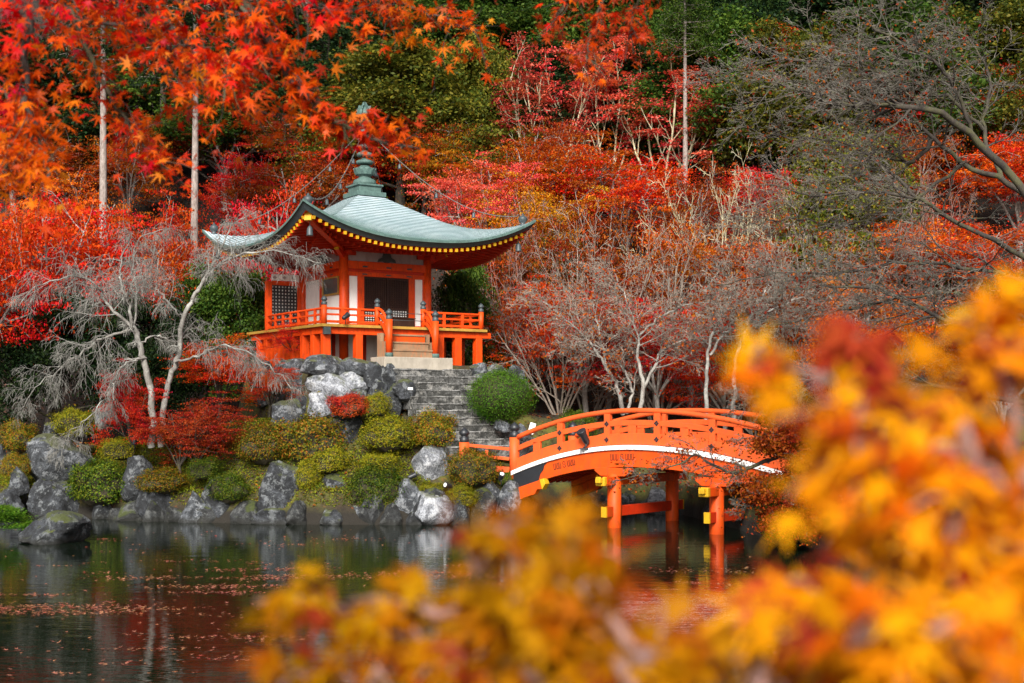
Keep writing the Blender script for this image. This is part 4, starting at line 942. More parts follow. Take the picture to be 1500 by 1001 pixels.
a_ = (X-X0)*CP+(Z-Z0)*SP; n_ = (X-X0)*SP-(Z-Z0)*CP; ok = ~((np.abs(a_) < 3.4) & (np.abs(n_) < 3.6)); X, Z, h = X[ok], Z[ok], h[ok]
p = np.stack([X, Z, h+.03+.03*rng.random(len(X))], -1); nr = rng.normal(size=p.shape)*.25; nr[:, 2] += .9
v, f = leaf_quads(p, nr, np.full(len(p), .11), rng, .7); tag(link('fallen_leaves', fast_mesh('fallen_leaves', v, f), LM['litter']), kind='stuff')
# leaves floating on the pond
rng = np.random.default_rng(4); pts = []
def streak(px, py, lx, lz, k):
    Z = 2000*CAMZ/(py-600); x = (px-750)/F*Z
    for _ in range(k): pts.append((x+rng.normal()*lx, Z+rng.normal()*lz))
for (px, py, lx, lz, k) in ((70,890,1.0,.22,300),(90,898,.8,.18,220),(20,872,.5,.1,60),(330,860,.9,.18,160),(380,848,.8,.15,110),(440,844,.6,.12,80),(300,868,.5,.1,60),(280,822,.5,.15,40),(230,846,.6,.15,50),(180,848,.5,.15,40),(340,835,.5,.2,50),(430,835,.4,.15,40),(225,952,.5,.1,50),(300,934,.5,.12,40),(210,893,.6,.1,40),(400,935,.35,.2,60),(540,845,.8,.2,90),(620,840,.8,.2,90),(700,845,.8,.2,90),(990,835,1.0,.3,60),(1030,880,.8,.3,60),(520,790,.5,.2,30),(420,798,.5,.2,30)): streak(px, py, lx, lz, k)
for _ in range(60):
    py = rng.uniform(788, 1010); streak(rng.uniform(-20, 1250), py, rng.uniform(.1,.5), rng.uniform(.05,.25), int(rng.integers(4, 18)))
for _ in range(520):
    py = 775+250*rng.random()**1.3; streak(rng.uniform(-50, 1500), py, .02, .02, 1)
pts = np.array(pts); ok = land(pts[:, 0], pts[:, 1]) < -.05; pts = pts[ok]
p = np.concatenate([pts, np.full((len(pts), 1), .008)], 1); nr = rng.normal(size=p.shape)*.12; nr[:, 2] += 1
v, f = star_leaves(p, nr, np.full(len(p), .085), rng, None, 5, -.12); v[:, 2] = np.maximum(v[:, 2], .004)
tag(link('floating_leaves', fast_mesh('floating_leaves', v, f), LM['float']), kind='stuff')
# garden spotlights
def spot(px, py, Z, aim, label, lens='white'):
    c = P(px, py, Z); e = empty('garden_spotlight', c, 0, label, 'spotlight', None); d = Vector(aim).normalized()
    mb = MB(); mb.tube([(0,0,-.25), (0,0,.0)], .015, 6); mb.bar((-.07,0,0), (.07,0,0), .02, .10); mb.build('bracket', M['black'], e)
    q = d.to_track_quat('Z', 'Y').to_matrix().to_4x4()
    mb = MB(); mb.lathe((0,0,-.14), [(.04,0),(.07,.04),(.075,.16),(.09,.26),(.09,.28)], 14); o = mb.build('housing', M['black'], e); o.matrix_local = q
    mb = MB(); mb.lathe((0,0,.141), [(.065,0),(.065,.01),(.04,.02)], 14); o2 = mb.build('lens', M['white'] if lens == 'white' else M['glass'], e); o2.matrix_local = q
spot(197,646,42.6,(.1,.2,1),'dark upright cylinder spotlight at the foot of the bare cherry','glass'); spot(603,698,41.4,(.8,.3,.35),'black spotlight lying in front of the pale wedge-shaped boulder','glass')
spot(657,712,41.0,(-.7,-.7,.25),'black spotlight with a white lens above the white boulder'); spot(734,699,41.2,(.2,-.6,.6),'small black spotlight behind the boulders at the bridge end')
spot(245,626,43.0,(.2,.2,.8),'black spotlight half hidden between the two cherry trunks','glass'); spot(506,464,43.9,(.4,.5,.4),'black spotlight on the veranda floor behind the front railing','glass')
q = BX+math.cos(BA)*(-.93), BZ+math.sin(BA)*(-.93)
c = np.array([q[0]-.10, q[1]-.14, zd(-.93)+.30]); e = empty('bridge_spotlight', c, 0, 'black spotlight clamped to the bridge railing', 'spotlight')
mb = MB(); d = Vector((-.45,-.35,.8)).normalized(); mt4 = d.to_track_quat('Z', 'Y').to_matrix().to_4x4(); mb.lathe((0,0,-.2), [(.05,0),(.10,.08),(.11,.30),(.15,.44),(.15,.47)], 14); o = mb.build('housing', M['black'], e); o.matrix_local = mt4
mb = MB(); mb.tube([(0,0,-.08),(.05,.03,-.22),(-.05,0,-.30)], .03, 7); mb.box(-.16,.10,-.05,.08,-.33,-.29); mb.build('bracket', M['black'], e)
c = P(779,628,42.0); e = empty('floodlight', c, 0, 'white box floodlight standing right of the lower steps', 'floodlight'); mb = MB(); mb.bar((-.05,0,-.17), (.05,0,.17), .18, .2, 0, (0,1,0)); mb.build('housing', M['white'], e, .02)
mb = MB(); mb.tube([(-.05,0,-.5), (-.05,0,-.15)], .02, 6); mb.build('stake', M['black'], e)
c = P(601,570,42.6); e = empty('label_sign', c, .3, 'small white label plate propped on the dark stone beside the steps', 'sign'); mb = MB(); mb.box(-.075,.075,-.01,.01,-.03,.05); mb.build('plate', M['white'], e); mb = MB(); mb.tube([(0,.01,-.25),(0,.01,-.02)], .01, 5); mb.build('stake', M['black'], e)
# ------------------------------------------------------------------ trees of the hillside, nearest rows first
g1 = 'trees of the wooded hillside'
TR = [
 # kind var px top Z width leaf bark label
 ('maple',0,70,288,50.5,300,'red','bark_grey','wide bright red maple filling the left edge beside the bare cherry'),
 ('maple',1,205,305,52.5,230,'scarlet','bark_grey','red-orange maple behind the top of the bare cherry'),
 ('maple',2,-60,330,47,260,'red','bark_grey','red maple cut by the left edge, lower than its neighbour'),
 ('round',0,85,438,48.5,190,'dark','bark_dark','dark green evergreen shrub under the red maple at the left edge'),
 ('round',1,330,402,51.0,190,'green','bark_dark','green broadleaf evergreen directly left of the pavilion screen'),
 ('round',2,220,440,49.5,170,'dark','bark_dark','dark evergreen behind the forked trunks of the bare cherry'),
 ('maple',1,370,232,57,150,'crimson','bark_grey','crimson layered maple left of the roof near the spire chains'),
 ('maple',2,400,290,54.5,170,'crimson','bark_grey','crimson maple behind the left roof corner'),
 ('maple',0,300,320,55.5,150,'scarlet','bark_grey','orange-red maple at the foot of the tall bare cedar trunk'),
 ('maple',0,188,188,60,150,'orange','bark_grey','orange-gold maple between the two cedar trunks'),
 ('maple',2,60,210,62,220,'rust','bark_grey','rust-coloured maple high in the left edge'),
 ('maple',1,330,140,67,240,'rust','bark_grey','dark rust maple right of the tall cedar trunk'),
 ('maple',0,455,150,66,230,'mixed','bark_grey','green and rust turning maple left of the spire'),
 ('maple',2,545,128,63,170,'crimson','bark_grey','crimson maple just above the flaming jewel of the spire'),
 ('maple',1,620,165,60,210,'red','bark_grey','bright red maple right of the spire tip'),
 ('maple',0,690,240,56,180,'pink','bark_grey','pinkish red maple above the right slope of the roof'),
 ('maple',2,430,240,60,200,'rust','bark_grey','rust maple between the spire and the left chain'),
 ('maple',1,500,195,58,170,'scarlet','bark_grey','scarlet maple directly behind the spire rings'),
 ('round',0,590,70,73,280,'olive','bark_dark','large olive-green broadleaf tree at top centre above the spire'),
 ('round',1,690,70,70,180,'olive','bark_dark','yellow-green broadleaf tree right of the spire and below the red branch'),
 ('maple',2,645,200,67,120,'gold','bark_grey','small golden maple under the olive broadleaf trees'),
 ('round',2,480,20,84,270,'dark','bark_dark','dark evergreen at the top left of centre'),
 ('round',0,690,-30,90,280,'green','bark_dark','green tree at the top edge above the olive broadleaf trees'),
 ('maple',0,730,222,61,230,'orange','bark_grey','orange maple right of the roof, above the hip chain'),
 ('maple',1,830,215,60,260,'orange','bark_grey','wide orange maple below the three pale-limbed red trees'),
 ('maple',2,660,180,64,170,'mixed','bark_grey','rust maple between the red maple and the airy red trees'),
 ('maple',2,920,235,59,220,'red','bark_grey','red maple below the right one of the three pale-limbed trees'),
 ('maple',0,780,275,56.5,230,'gold','bark_grey','golden orange maple behind the right tip of the roof'),
 ('maple',1,890,300,55,230,'rust','bark_grey','rust maple behind the grey twig bushes right of the roof'),
 ('airy',0,800,78,166,200,'pink','bark_green','leftmost of three pale-limbed trees with pinkish red leaf pads'),
 ('airy',1,885,58,167,190,'pink','bark_green','middle one of three pale-limbed trees with pinkish red leaf pads'),
 ('airy',2,975,88,166,190,'pink','bark_green','rightmost of three pale-limbed trees with pinkish red leaf pads'),
 ('airy',1,1115,50,167,210,'scarlet','bark_green','tall pale-limbed tree with thin orange-red leaves right of the pink three'),
 ('round',1,830,-10,86,260,'green','bark_dark','bright green tree at the top edge behind the pink-leaved trees'),
 ('round',2,960,-20,88,260,'green','bark_dark','green tree at the top edge right of the dark red branch'),
 ('cedar',0,900,-120,86,200,'dark','bark_cedar','dark conifer at the top edge between two green trees'),
 ('round',0,870,70,172,300,'dark','bark_dark','dark evergreen in the shade behind the pink-leaved trees'),
 ('round',1,1050,30,80,260,'green','bark_dark','green tree behind the thin orange-leaved tree'),
 ('round',2,1180,40,78,260,'olive','bark_dark','olive-green tree behind the dark bare limbs at upper right'),
 ('round',0,1310,10,80,300,'green','bark_dark','green tree at the top edge behind the dark bare limbs'),
 ('round',1,1450,20,82,280,'olive','bark_dark','olive tree in the top right corner'),
 ('round',2,1120,130,171,240,'green','bark_dark','green evergreen below the thin orange-leaved tree'),
 ('round',0,1240,200,62,220,'olive','bark_dark','olive-green evergreen under the dark mossy limb'),
 ('maple',1,1425,120,58,230,'red','bark_grey','red maple seen through the bare limbs near the right edge'),
 ('maple',0,1330,190,58,220,'rust','bark_grey','rust-red maple under the dark mossy limb'),
 ('maple',2,1490,200,60,220,'scarlet','bark_grey','scarlet maple at the right edge behind the dark limbs'),
 ('maple',2,1115,248,60,170,'crimson','bark_grey','crimson maple behind the pale twiggy tree'),
 ('maple',1,1010,250,62,180,'rust','bark_grey','rust maple behind the left side of the pale twiggy tree'),
 ('maple',0,1010,330,54.5,230,'orange','bark_grey','orange maple behind the twig bushes above the bridge'),
 ('maple',1,1180,300,56,230,'orange','bark_grey','orange maple right of the pale twiggy tree'),
 ('maple',2,1290,330,53,240,'orange','bark_grey','orange maple under the lower dark limb at right'),
 ('maple',0,1420,320,53,260,'scarlet','bark_grey','scarlet and orange maple at right above the yellow foreground leaves'),
 ('maple',1,1160,400,50,220,'rust','bark_grey','rust maple above the right half of the bridge'),
 ('maple',2,1300,420,42,240,'orange','bark_grey','gold-orange maple behind the yellow foreground leaves'),
 ('maple',0,1470,430,40,240,'rust','bark_grey','rust-orange maple at the right edge behind the yellow leaves'),
 ('maple',2,860,428,50.5,190,'red','bark_grey','bright red maple between the globe bush and the bridge railing'),
 ('maple',1,755,420,52.5,170,'scarlet','bark_grey','orange-red maple right of the veranda'),
 ('pine',0,678,392,52,120,'green','bark_dark','small green pine right of the pavilion under the eave'),
 ('maple',0,960,455,50,210,'crimson','bark_grey','crimson maple behind the bridge crest'),
 ('maple',1,1060,450,49,200,'red','bark_grey','red maple behind the right half of the bridge'),
 ('maple',2,720,330,57,180,'orange','bark_grey','orange maple just below the right tip of the roof'),
 ('maple',0,820,350,55,180,'mixed','bark_grey','green and rust maple among the grey twig bushes right of the roof'),
 ('twiggy',0,760,300,54,220,'rust','twig_red','reddish twig bush right of the roof tip'),
 ('twiggy',1,860,310,53,250,'rust','twig_grey','grey twig bush left of the pale twiggy tree'),
 ('twiggy',2,960,330,52,250,'rust','twig_grey','dense grey twig bush below the pale twiggy tree'),
 ('twiggy',1,700,262,58,160,'rust','twig_red','reddish twig bush above the right slope of the roof'),
 ('twiggy',0,1110,330,50,260,'rust','twig_grey','grey twig bush above the right half of the bridge'),
 ('twiggy',2,1235,360,46,260,'rust','twig_grey','wide grey twig bush right of the bridge under the dark limbs'),
 ('twiggy',0,820,400,50,240,'rust','twig_grey','grey twig bush behind the globe bush'),
 ('twiggy',1,1350,250,52,240,'rust','twig_red','reddish twig bush under the dark mossy limbs at right'),
 ('twiggy',2,900,255,57.5,170,'rust','twig_red','reddish twigs under the pink-leaved trees'),
 ('twiggy',1,1200,230,57,190,'rust','twig_grey','grey twig bush right of the pale twiggy tree, higher on the slope'),
 ('twiggy',0,1030,255,156,240,'rust','bark_green','left one of two pale-limbed bare trees in the middle of the slope'),
 ('twiggy',2,1150,265,155.5,230,'rust','bark_green','right one of two pale-limbed bare trees in the middle of the slope'),
 ('cedar',1,285,-150,54.5,150,'dark','bark_cedar','tall cedar with a thick bare trunk left of the roof'),
 ('cedar',0,150,-160,57,150,'dark','bark_cedar','tall cedar with a bare trunk at left behind the red foreground branch'),
 ('cedar',1,240,-120,68,120,'dark','bark_dark','thinner dark cedar between the two nearer cedar trunks'),
 ('cedar',0,1003,-60,64,90,'green','bark_cedar','slender bare trunk between the pink-leaved and the bare trees'),
 ('cedar',1,452,-100,72,180,'dark','bark_cedar','dark cedar behind the turning maple left of the spire'),
 ('round',2,60,60,82,280,'dark','bark_dark','dark evergreen high behind the red foreground branch at far left'),
 ('round',0,220,40,86,260,'green','bark_dark','green tree high behind the red foreground branch'),
 ('round',1,350,30,84,260,'green','bark_dark','green tree at the top behind the upper red branch'),
 ('maple',1,110,250,57,170,'orange','bark_grey','orange maple beside the left cedar trunk'),
 ('maple',0,20,150,66,220,'orange','bark_grey','golden orange maple in the upper left edge'),
 ('round',1,760,100,171,200,'dark','bark_dark','dark evergreen left of the pink-leaved trees'),
 ('round',1,1130,-90,90,300,'dark','bark_dark','dark evergreen at the very top edge behind the thin orange-leaved tree'),
 ('round',0,1290,-110,94,320,'green','bark_dark','green tree at the very top edge right of the thin orange-leaved tree'),
 ('round',2,1450,-110,94,320,'dark','bark_dark','dark evergreen at the very top edge in the right corner'),
 ('round',1,600,-100,95,320,'dark','bark_dark','dark evergreen at the very top edge above the olive broadleaf tree'),
 ('round',2,880,-110,96,320,'dark','bark_dark','dark evergreen at the very top edge behind the dark red spray'),
 ('maple',0,770,190,67,170,'rust','bark_grey','rust maple in the shade left of the pink-leaved trees'),
]
for a_ in TR: plant_tree(*a_, group=None)
r = random.Random(3)
# ------------------------------------------------------------------ bare weeping cherry at left
def weeping(seed):
    rng = np.random.default_rng(seed); tb = Tubes(.009); tips = []
    Zc = 42.6; q = lambda px, py, dz=0: P(px, py, Zc+dz)
    cfg = dict(seg=[7,7,7], wob=[.13,.14,.11], grav=[-.03,-.14,-.24], n=[7,5], ratio=[.68,.75], ang=[42,44], rmin=.0038, flat=.8, taper=.25, **{'from': [.15,.15]})
    T = [  # trunks and main limbs: points, r0, r1, children, child length
     ([q(222,655),q(224,600),q(216,545),q(205,505),q(195,478)], 0.117,0.0800,4,1.0),
     ([q(236,655,.1),q(240,600,.2),q(247,560,.2),q(262,520,.1),q(268,470),q(282,438)], 0.101,0.0680,4,1.0),
     ([q(195,480),q(188,445),q(178,420),q(176,390,.3),q(190,345,.6)], 0.058,0.0160,19,1.3),
     ([q(195,480),q(172,462),q(152,440),q(145,420),(q(110,405,-.4)),q(60,415,-.9),q(30,445,-1.2)], 0.055,0.0096,28,1.4),
     ([q(282,438),q(300,410),q(318,390),q(345,375,-.3),q(380,368,-.6),q(430,372,-.9),q(470,385,-1.1)], 0.062,0.0096,31,1.3),
     ([q(282,438),q(300,408,.3),q(318,375,.6),q(340,330,.9),q(375,310,1.1)], 0.047,0.0096,16,1.2),
     ([q(196,485),q(160,492,-.3),q(128,510,-.7),q(95,535,-1.0),q(55,565,-1.3),q(30,600,-1.4)], 0.047,0.0080,28,1.2),
     ([q(214,525),q(190,530,-.6),q(172,545,-.9),q(165,580,-1.2),(q(155,620,-1.4))], 0.039,0.0080,19,1.0),
     ([q(256,530),q(290,522,-.5),q(318,508,-.8),q(350,512,-1.1),q(400,540,-1.3),q(430,570,-1.4)], 0.043,0.0080,26,1.1),
     ([q(205,505),q(230,492,.3),q(258,500,.5),q(290,480,.8)], 0.035,0.0096,12,1.0),
     ([q(268,470),q(245,440,-.3),q(225,420,-.5),q(215,400,-.7)], 0.031,0.0080,12,1.1),
     ([q(195,478),q(200,430,.3),q(195,390,.5),q(205,350,.6),q(250,335,.7)], 0.039,0.0096,19,1.3),
     ([q(318,390),q(322,340,.3),q(335,310,.4)], 0.027,0.0080,7,.9),
     ([q(170,555,-.9),q(140,600,-1.2),q(100,640,-1.5),q(90,665,-1.6)], 0.023,0.0064,14,.9),
    ]
    for poly, r0, r1, nc, L_ in T: limb(tb, rng, poly, r0, r1, cfg, tips, nc, L_, .2 if r0 < .08 else .6)
    return tb, tips
tb, tips = weeping(5)
e = empty('weeping_cherry', P(228,650,42.6), 0, 'bare weeping cherry with two pale lichen-covered trunks and hanging grey twigs', 'tree')
link('branches', tb.mesh('branches'), M['bark_pale'], e, -np.array(e.location)); link('twigs', tb.fine.mesh('twigs'), M['twig_silver'], e, -np.array(e.location))
# bare trees behind the bridge
def bare(name, label, T, cfg, mt, base, leaf=None, seed=1, leafn=3, keep=.1, size=.1, right=None):
    rng = np.random.default_rng(seed); tb = Tubes(.013); tips = []
    for poly, r0, r1, nc, L_ in T: limb(tb, rng, poly, r0, r1, cfg, tips, nc, L_, .2 if r0 < .07 else .5)
    e = empty(name, base, 0, label, 'tree'); link('branches', tb.mesh('branches'), M[mt], e, -np.array(base, float)); link('twigs', tb.fine.mesh('twigs'), M['twig_dark' if mt == 'bark_dark' else 'twig_grey'], e, -np.array(base, float))
    if leaf:
        tips = [t_ for t_ in tips if rng.random() < (keep if right is None or t_[0][0] > right else keep*.08)]; v, f = sprays(tips, rng, leafn, .25, .6, size, .4); link('leaves', fast_mesh('leaves', v, f), LM[leaf], e, -np.array(base, float))
Zb = 45.6; q = lambda px, py, dz=0: P(px, py, Zb+dz)
cf = dict(seg=[6,5,4,3], wob=[.10,.13,.16,.2], grav=[.03,.02,.02,0], n=[6,5,3], ratio=[.55,.55,.5], ang=[38,40,40], rmin=.007, flat=.75, taper=.3, **{'from': [.2,.2,.2]})
bare('bare_tree', 'bare spreading tree with slender pale trunks behind the bridge crest', [
 ([q(912,606),q(905,570),q(890,540),q(865,505),q(830,470,.5),q(790,440,.8)], .085,.012,22,2.0),
 ([q(918,606),q(925,570),q(905,530),q(870,505,-.4),(q(820,500,-.8))], .06,.012,16,1.5),
 ([q(938,606),q(942,560),q(934,520),q(935,495),q(920,450,.5),q(900,400,.9)], .08,.012,20,2.0),
 ([q(942,570),q(960,535),q(968,515),q(1000,500,-.3),q(1050,495,-.8),q(1110,500,-1)], .06,.012,22,1.7),
 ([q(935,495),q(960,470),q(1000,450,-.5),q(1050,440,-1),(q(1100,450,-1.2))], .045,.01,20,1.6),
 ([q(890,540),q(880,500,.4),q(870,450,.7),q(880,400,1)], .04,.01,14,1.5)], cf, 'bark_grey', q(925,606), 'rust', 6, 2, .05)
Zb = 44.5
bare('bare_tree', 'bare lichen-grey tree with pale slanting limbs right of the bridge crest', [
 ([q(1035,615),q(1035,560),q(1040,500),q(1060,460),q(1075,420,.4)], .08,.014,16,1.8),
 ([q(1075,615),q(1078,540),q(1090,490),q(1130,455,-.4),q(1190,430,-.8)], .08,.014,18,1.8),
 ([q(1040,520),q(1060,490),q(1100,470,.5),(q(1160,470,.8)),q(1230,455,1.)], .05,.012,18,1.6),
 ([q(1090,490),q(1105,450,.4),q(1130,410,.7),q(1120,370,.9)], .045,.012,14,1.5)], cf, 'bark_pale', q(1055,615), 'rust', 9, 2, .05)
# dark mossy-limbed cherry reaching in from the right
Zb = 31.5; q = lambda px, py, dz=0: P(px, py, Zb+dz)
cf2 = dict(seg=[6,5,4,3], wob=[.13,.15,.17,.2], grav=[.015,.01,.0,0], n=[6,5,3], ratio=[.58,.55,.5], ang=[40,42,42], rmin=.0040, flat=.6, taper=.3, **{'from': [.15,.2,.2]})
bare('bare_cherry_tree', 'dark bare cherry whose mossy limbs reach in from the right edge', [
 ([q(1640,900),q(1625,700),q(1590,520),q(1560,400)], .23,.14,0,1),
 ([q(1570,420),q(1530,330),q(1489,267),q(1425,203,-.4),q(1372,165,-.7),q(1324,157,-1),q(1265,152,-1.3),q(1222,155,-1.5),q(1180,136,-1.6),q(1120,120,-1.8)], .115,.016,22,2.2),
 ([q(1560,400),q(1510,300,.5),q(1468,261,.6),q(1409,240,.6),q(1367,203,.4),q(1324,160,.3),q(1290,110,.2),q(1230,70,0)], .09,.014,18,2.0),
 ([q(1575,450),q(1530,400,-.3),q(1490,373,-.5),q(1447,347,-.8),q(1393,320,-1),q(1340,288,-1.2),q(1270,280,-1.4),q(1190,285,-1.6),q(1130,270,-1.7)], .085,.012,28,2.0),
 ([q(1367,203,.4),q(1330,240,.8),q(1306,215,1.0),(q(1260,230,1.2)),q(1200,220,1.4)], .06,.012,16,1.4),
 ([q(1467,261,.6),q(1440,190,.9),q(1450,120,1.1),q(1420,60,1.2),q(1360,30,1.3)], .06,.012,18,1.6),
 ([q(1425,203,-.4),q(1400,130,-.6),q(1350,80,-.9),q(1280,40,-1.1),q(1240,10,-1.2)], .05,.012,18,1.6),
 ([q(1340,288,-1.2),q(1300,250,-1),q(1250,215,-.9),(q(1180,200,-.8)),q(1110,200,-.8)], .04,.010,16,1.3),
 ([q(1585,470),q(1510,420,-.5),q(1420,390,-.9),q(1320,385,-1.3),q(1220,400,-1.6),q(1130,402,-1.9),q(1050,418,-2.1)], .06,.009,34,1.7),
 ([q(1590,520),q(1500,470,-.4),q(1400,430,-.9),q(1300,440,-1.3),q(1200,465,-1.7),q(1100,480,-2)], .055,.009,28,1.5),
 ([q(1440,190,.9),q(1380,140,.6),q(1300,110,.2),q(1210,92,-.3),q(1120,90,-.8),q(1050,120,-1.2)], .045,.009,30,1.7),
 ([q(1409,240,.6),q(1330,300,.9),q(1240,330,.8),q(1150,320,.7),q(1080,335,.6)], .045,.009,26,1.6),
 ([q(1600,560),q(1540,520,-.6),q(1460,500,-1),q(1380,470,-1.4),q(1300,430,-1.7),q(1220,420,-2),q(1140,425,-2.2)], .09,.012,30,1.7),
 ([q(1605,580),q(1530,590,-.8),q(1440,580,-1.2),q(1350,560,-1.6),q(1260,545,-1.9),q(1170,560,-2.2),q(1090,590,-2.4)], .08,.010,30,1.5),
 ], cf2, 'bark_dark', q(1640,840), 'rust', 12, 2, .022, .08)
Zb = 33.0
bare('maple_tree', 'low maple with a drooping dark branch and sparse rust leaves over the bridge', [
 ([q(1290,790),q(1260,720),q(1215,680),q(1160,665)], .09,.06,4,1.0),
 ([q(1160,665),q(1117,677,-.2),q(1086,689,-.3),q(1060,687,-.4),q(1026,669,-.5),q(1000,677,-.6),q(960,690,-.7),q(900,705,-.8)], .055,.008,18,.9),
 ([q(1215,680),q(1180,650,-.3),q(1140,640,-.5),q(1100,640,-.7)], .04,.008,14,.8),
 ([q(1230,690),q(1180,700,-.4),q(1130,720,-.6),q(1085,750,-.8)], .04,.008,16,.8),
 ([q(1240,700),q(1190,740,-.4),q(1150,760,-.6)], .035,.008,14,.7)], dict(cf2, grav=[-.02,-.03,-.03,-.03]), 'bark_dark', q(1290,795), 'rust', 14, 5, .32, .08, 5.6)
# small red maples on the island
def small_maple(px, top, Z, w, var, leaf, label): return plant_tree('maple', var, px, top, Z, w, leaf, 'bark_dark', label, name='maple_bush', cat='maple bush')
small_maple(195,545,43.0,110,0,'crimson','crimson maple bush in front of the bare cherry trunks'); small_maple(290,585,42.6,170,1,'redbush','wide rust-red maple bush hanging over the shore boulders')
small_maple(262,600,42.5,120,2,'redbush','low dusky red maple bush right of the dark upright spotlight')
small_maple(320,500,45.5,140,2,'scarlet','orange-red maple between the bare cherry and the stone wall'); small_maple(395,540,44.6,100,0,'scarlet','small orange maple against the left end of the stone wall')
small_maple(430,508,46,90,1,'crimson','small crimson maple under the left side of the veranda'); small_maple(1215,660,34.0,130,0,'scarlet','orange-red berry shrub right of the bridge end'); small_maple(1290,690,33,140,1,'scarlet','wide orange-red shrub behind the yellow foreground leaves')
bush(1150,1226,668,800,33.6,'green','dark green shrub at the waterline at the right end of the bridge', 2, .8, 'shrub', None, 'evergreen_shrub')
bush(1110,1180,720,800,34.2,'azalea_g','low mossy shrub under the drooping maple branch', 4, .8, 'shrub', None, 'evergreen_shrub')
e = plant_tree('pine', 1, -8, 742, 36.2, 110, 'topiary', 'bark_dark', 'bright green juniper spreading over the water at the left edge', name='juniper_bush', cat='juniper', base=.1)
# ------------------------------------------------------------------ near branches (out of focus)
def leafy(name, label, cat, limbs, base, leaf_specs, bark, seed, twig, size, per, base_r=.02):
    """limbs led along curves; side twigs carry opposite maple leaves"""
    rng = np.random.default_rng(seed); tb = Tubes(); lp = []; ld = []
    for poly, r0, r1, ntw, tl in limbs:
        pts = along(poly, 26); pts[1:-1] += rng.normal(size=(24, 3))*.01; tb.add(pts, np.linspace(r0, r1, 26), 7)
        for k in range(ntw):
            t_ = (.12 if ntw > 9 else .78)+(.88 if ntw > 9 else .22)*(k+rng.random())/ntw; i = min(int(t_*25), 24); d = unit(pts[i+1]-pts[i])
            d2 = rotate_about(d, R(rng.uniform(25, 75)), rng.random()*6.28); d2[2] -= .15; d2 = unit(d2); L_ = tl*(.5+.8*rng.random()); nn = 6; p = pts[i]; tp = [p]
            for s in range(nn):
                d2 = unit(d2+rng.normal(size=3)*.16+np.array([0,0,-.06])); p = p+d2*L_/nn; tp.append(p)
                for _ in range(per): lp.append(p+rng.normal(size=3)*twig); ld.append(unit(d2*.6+rng.normal(size=3)*.6+np.array([0,0,-.45])))
            tb.add(np.array(tp), np.linspace(max(.0022, r1), .0012, nn+1), 4)
    e = empty(name, base, 0, label, cat); link('branches', tb.mesh('branches'), M[bark], e, -np.array(base, float))
    lp = np.array(lp); ld = np.array(ld); sel = rng.random(len(lp)); lo = 0
    for mt, frac in leaf_specs:
        ix = (sel >= lo) & (sel < lo+frac); lo += frac; nr = rng.normal(size=(ix.sum(), 3))*.55; nr[:, 2] += .55; nr[:, 1] -= .45
        v, f = star_leaves(lp[ix], nr, np.full(ix.sum(), size), rng, ld[ix], 7, .14); link('leaves', fast_mesh('leaves', v, f), LM[mt], e, -np.array(base, float))
q = lambda px, py, Z: P(px, py, Z)
leafy('maple_tree', 'near maple branches with bright red-orange leaves hanging over the top left', 'tree', [
 ([np.array([-6.6,6.2,1.6]), np.array([-6.5,6.4,3.4]), q(-330,40,6.96), q(-150,-60,7.10)], 0.143,0.0780,3,0.285),
 ([q(-200,-40,7.10),q(60,-90,7.38),q(250,-70,7.38),q(345,0,7.38),q(400,75,7.53),q(440,130,7.53),q(485,170,7.6),q(530,198,7.67),q(605,216,7.67)], 0.056,0.0070,84,0.16),
 ([q(-160,-50,6.82),q(-20,-30,6.82),q(40,20,6.82),(q(35,95,6.82)),q(42,160,6.82),q(62,210,6.82),q(70,262,6.67)], 0.029,0.0039,51,0.285),
 ([q(-100,-60,7.67),q(60,-20,7.95),q(110,30,7.95),q(150,120,7.95),q(195,190,7.95),q(240,250,7.81)], 0.029,0.0039,60,0.304),
 ([q(60,-90,8.24),q(180,-30,8.38),q(250,40,8.38),q(285,110,8.38),q(345,150,8.24),(q(420,175,8.24))], 0.026,0.0039,54,0.323),
 ([q(250,-75,8.80),q(400,-60,8.95),q(520,-20,9.09),q(610,15,9.09),q(700,45,9.09)], 0.029,0.0039,66,0.323),
 ([q(-150,20,7.10),q(-60,80,7.24),q(0,130,7.24),q(20,190,7.24),q(10,250,7.10)], 0.019,0.0039,39,0.285),
 ([q(110,30,7.95),q(180,40,7.67),q(240,70,7.53),q(300,60,7.53)], 0.013,0.0039,36,0.304),
 ([q(40,-30,7.38),q(120,0,7.38),q(200,-10,7.38),q(300,-20,7.38),q(420,-10,7.38),q(500,30,7.38)], 0.016,0.0039,63,0.304),
 ([q(345,0,7.38),q(370,40,7.24),q(340,90,7.24),q(330,130,7.10)], 0.013,0.0039,27,0.266),
 ], (-6.6,6.2,1.65), [('fg_red', .86), ('fg_dark', .08), ('orange', .06)], 'bark_dark', 31, .045, .094, 1)
leafy('maple_branch', 'darker red maple spray hanging into the top edge right of centre', 'branch', [
 ([q(1050,-260,8.80),q(960,-120,8.80),q(900,-30,8.80),q(870,40,8.80),(q(860,90,8.66))], 0.026,0.0039,39,0.285),
 ([q(960,-120,9.09),q(960,-50,9.09),q(930,10,9.09),q(925,55,8.95)], 0.016,0.0039,30,0.266),
 ([q(900,-60,8.80),q(850,-20,8.66),q(820,20,8.66)], 0.013,0.0039,21,0.266)], P(1050,-260,8.8), [('fg_dark', .7), ('fg_red', .3)], 'bark_dark', 33, .04, .086, 1)
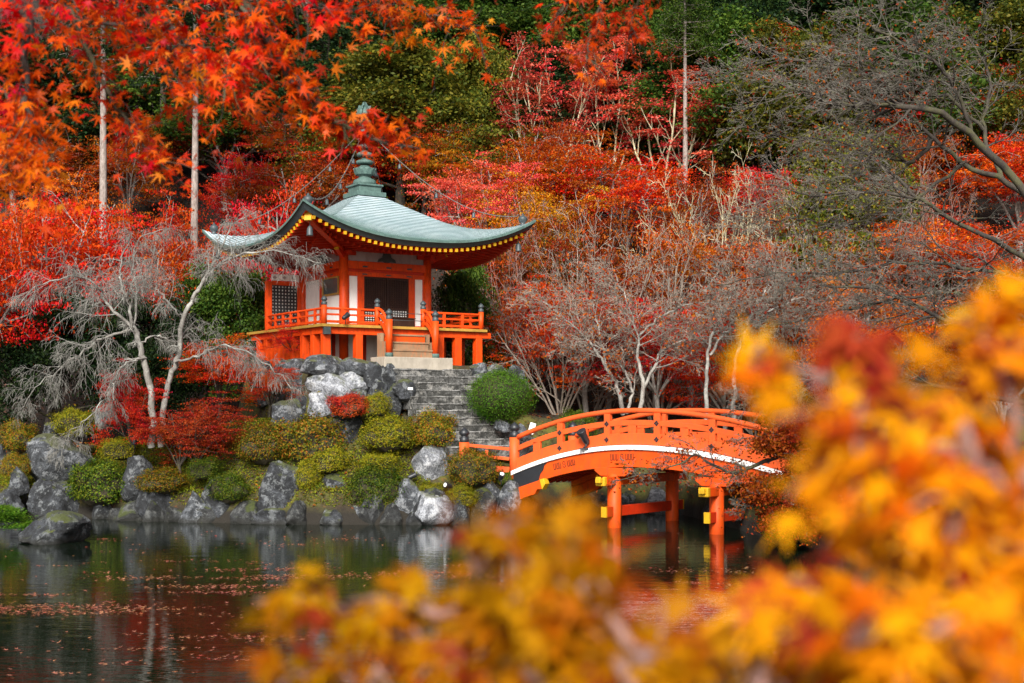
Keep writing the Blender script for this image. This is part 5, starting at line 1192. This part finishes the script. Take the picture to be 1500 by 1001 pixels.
leafy('maple_shrub', 'blurred yellow maple shrub close to the camera filling the lower right', 'shrub', [
 ([np.array([.78,1.15,1.75]), q(1620,1100,1.15), q(1540,800,1.15), q(1480,640,1.15), q(1490,500,1.15)], .012,.002,16,.060),
 ([q(1560,1150,1.05), q(1460,900,1.05), q(1370,740,1.05), q(1290,630,1.08), q(1200,590,1.1)], .010,.002,16,.058),
 ([q(1600,1000,1.3), q(1520,760,1.3), q(1400,650,1.3), q(1330,590,1.3), q(1270,540,1.32)], .008,.002,14,.060),
 ([q(1480,1200,1.1), q(1370,1000,1.1), q(1260,900,1.12), q(1170,850,1.15)], .008,.002,12,.055),
 ([q(1550,1100,.95), q(1430,960,.95), q(1330,910,.95), q(1240,930,1.0)], .008,.002,11,.050),
 ([q(1620,900,1.05), q(1520,730,1.05), q(1420,670,1.08), q(1330,660,1.1), q(1220,690,1.12)], .008,.002,14,.056),
 ([q(1620,850,1.2), q(1560,640,1.2), q(1500,540,1.2), q(1440,500,1.22)], .008,.002,9,.055),
 ([q(1640,980,1.15), q(1560,860,1.15), q(1450,800,1.15), q(1340,790,1.18), q(1240,790,1.2)], .008,.002,14,.056),
 ([q(1600,1200,1.0), q(1500,1060,1.0), q(1440,1010,1.0), q(1360,1000,1.02)], .008,.002,8,.05),
 ([q(1290,640,1.2), q(1210,570,1.25), q(1150,530,1.3), q(1100,520,1.3)], .004,.0015,4,.03),
 ], (.78,1.15,1.75), [('fg_yellow', .89), ('fg_brown', .11)], 'twig_red', 41, .010, .056, 1)
leafy('maple_shrub', 'blurred yellow leafy sprays rising from the bottom centre close to the camera', 'shrub', [
 ([np.array([.30,1.05,1.75]), q(1150,1180,1.17), q(1000,990,1.2), q(880,930,1.25), q(740,905,1.3), q(600,890,1.35), q(480,885,1.4), q(375,880,1.42)], .010,.002,34,.050),
 ([q(1050,1150,1.17), q(900,980,1.17), q(810,880,1.2), q(740,810,1.22), q(695,765,1.22)], .008,.002,18,.045),
 ([q(950,980,1.17), q(870,890,1.17), q(835,830,1.18), q(845,785,1.18)], .006,.002,12,.042),
 ([q(900,1200,1.17), q(720,1070,1.25), q(540,1010,1.32), q(390,1000,1.4)], .008,.002,12,.05),
 ([q(1180,1180,1.02), q(1100,1040,1.02), q(1140,1010,1.05), q(1180,995,1.08)], .008,.002,8,.04),
 ([q(900,1160,1.25), q(790,1010,1.25), q(690,965,1.32), q(600,925,1.35), q(540,900,1.36)], .006,.002,18,.045),
 ], (.30,1.05,1.75), [('fg_yellow', .93), ('fg_brown', .07)], 'twig_red', 43, .010, .052, 1)
leafy('maple_branch', 'blurred dark russet leaf cluster standing above the yellow shrub at right', 'branch', [
 ([np.array([.70,1.35,1.75]), q(1430,1050,1.3), q(1350,800,1.3), q(1290,620,1.3), q(1262,540,1.3), q(1250,490,1.3)], .006,.002,9,.022)],
 (.70,1.35,1.75), [('fg_brown', 1.0)], 'twig_red', 47, .008, .056, 1)
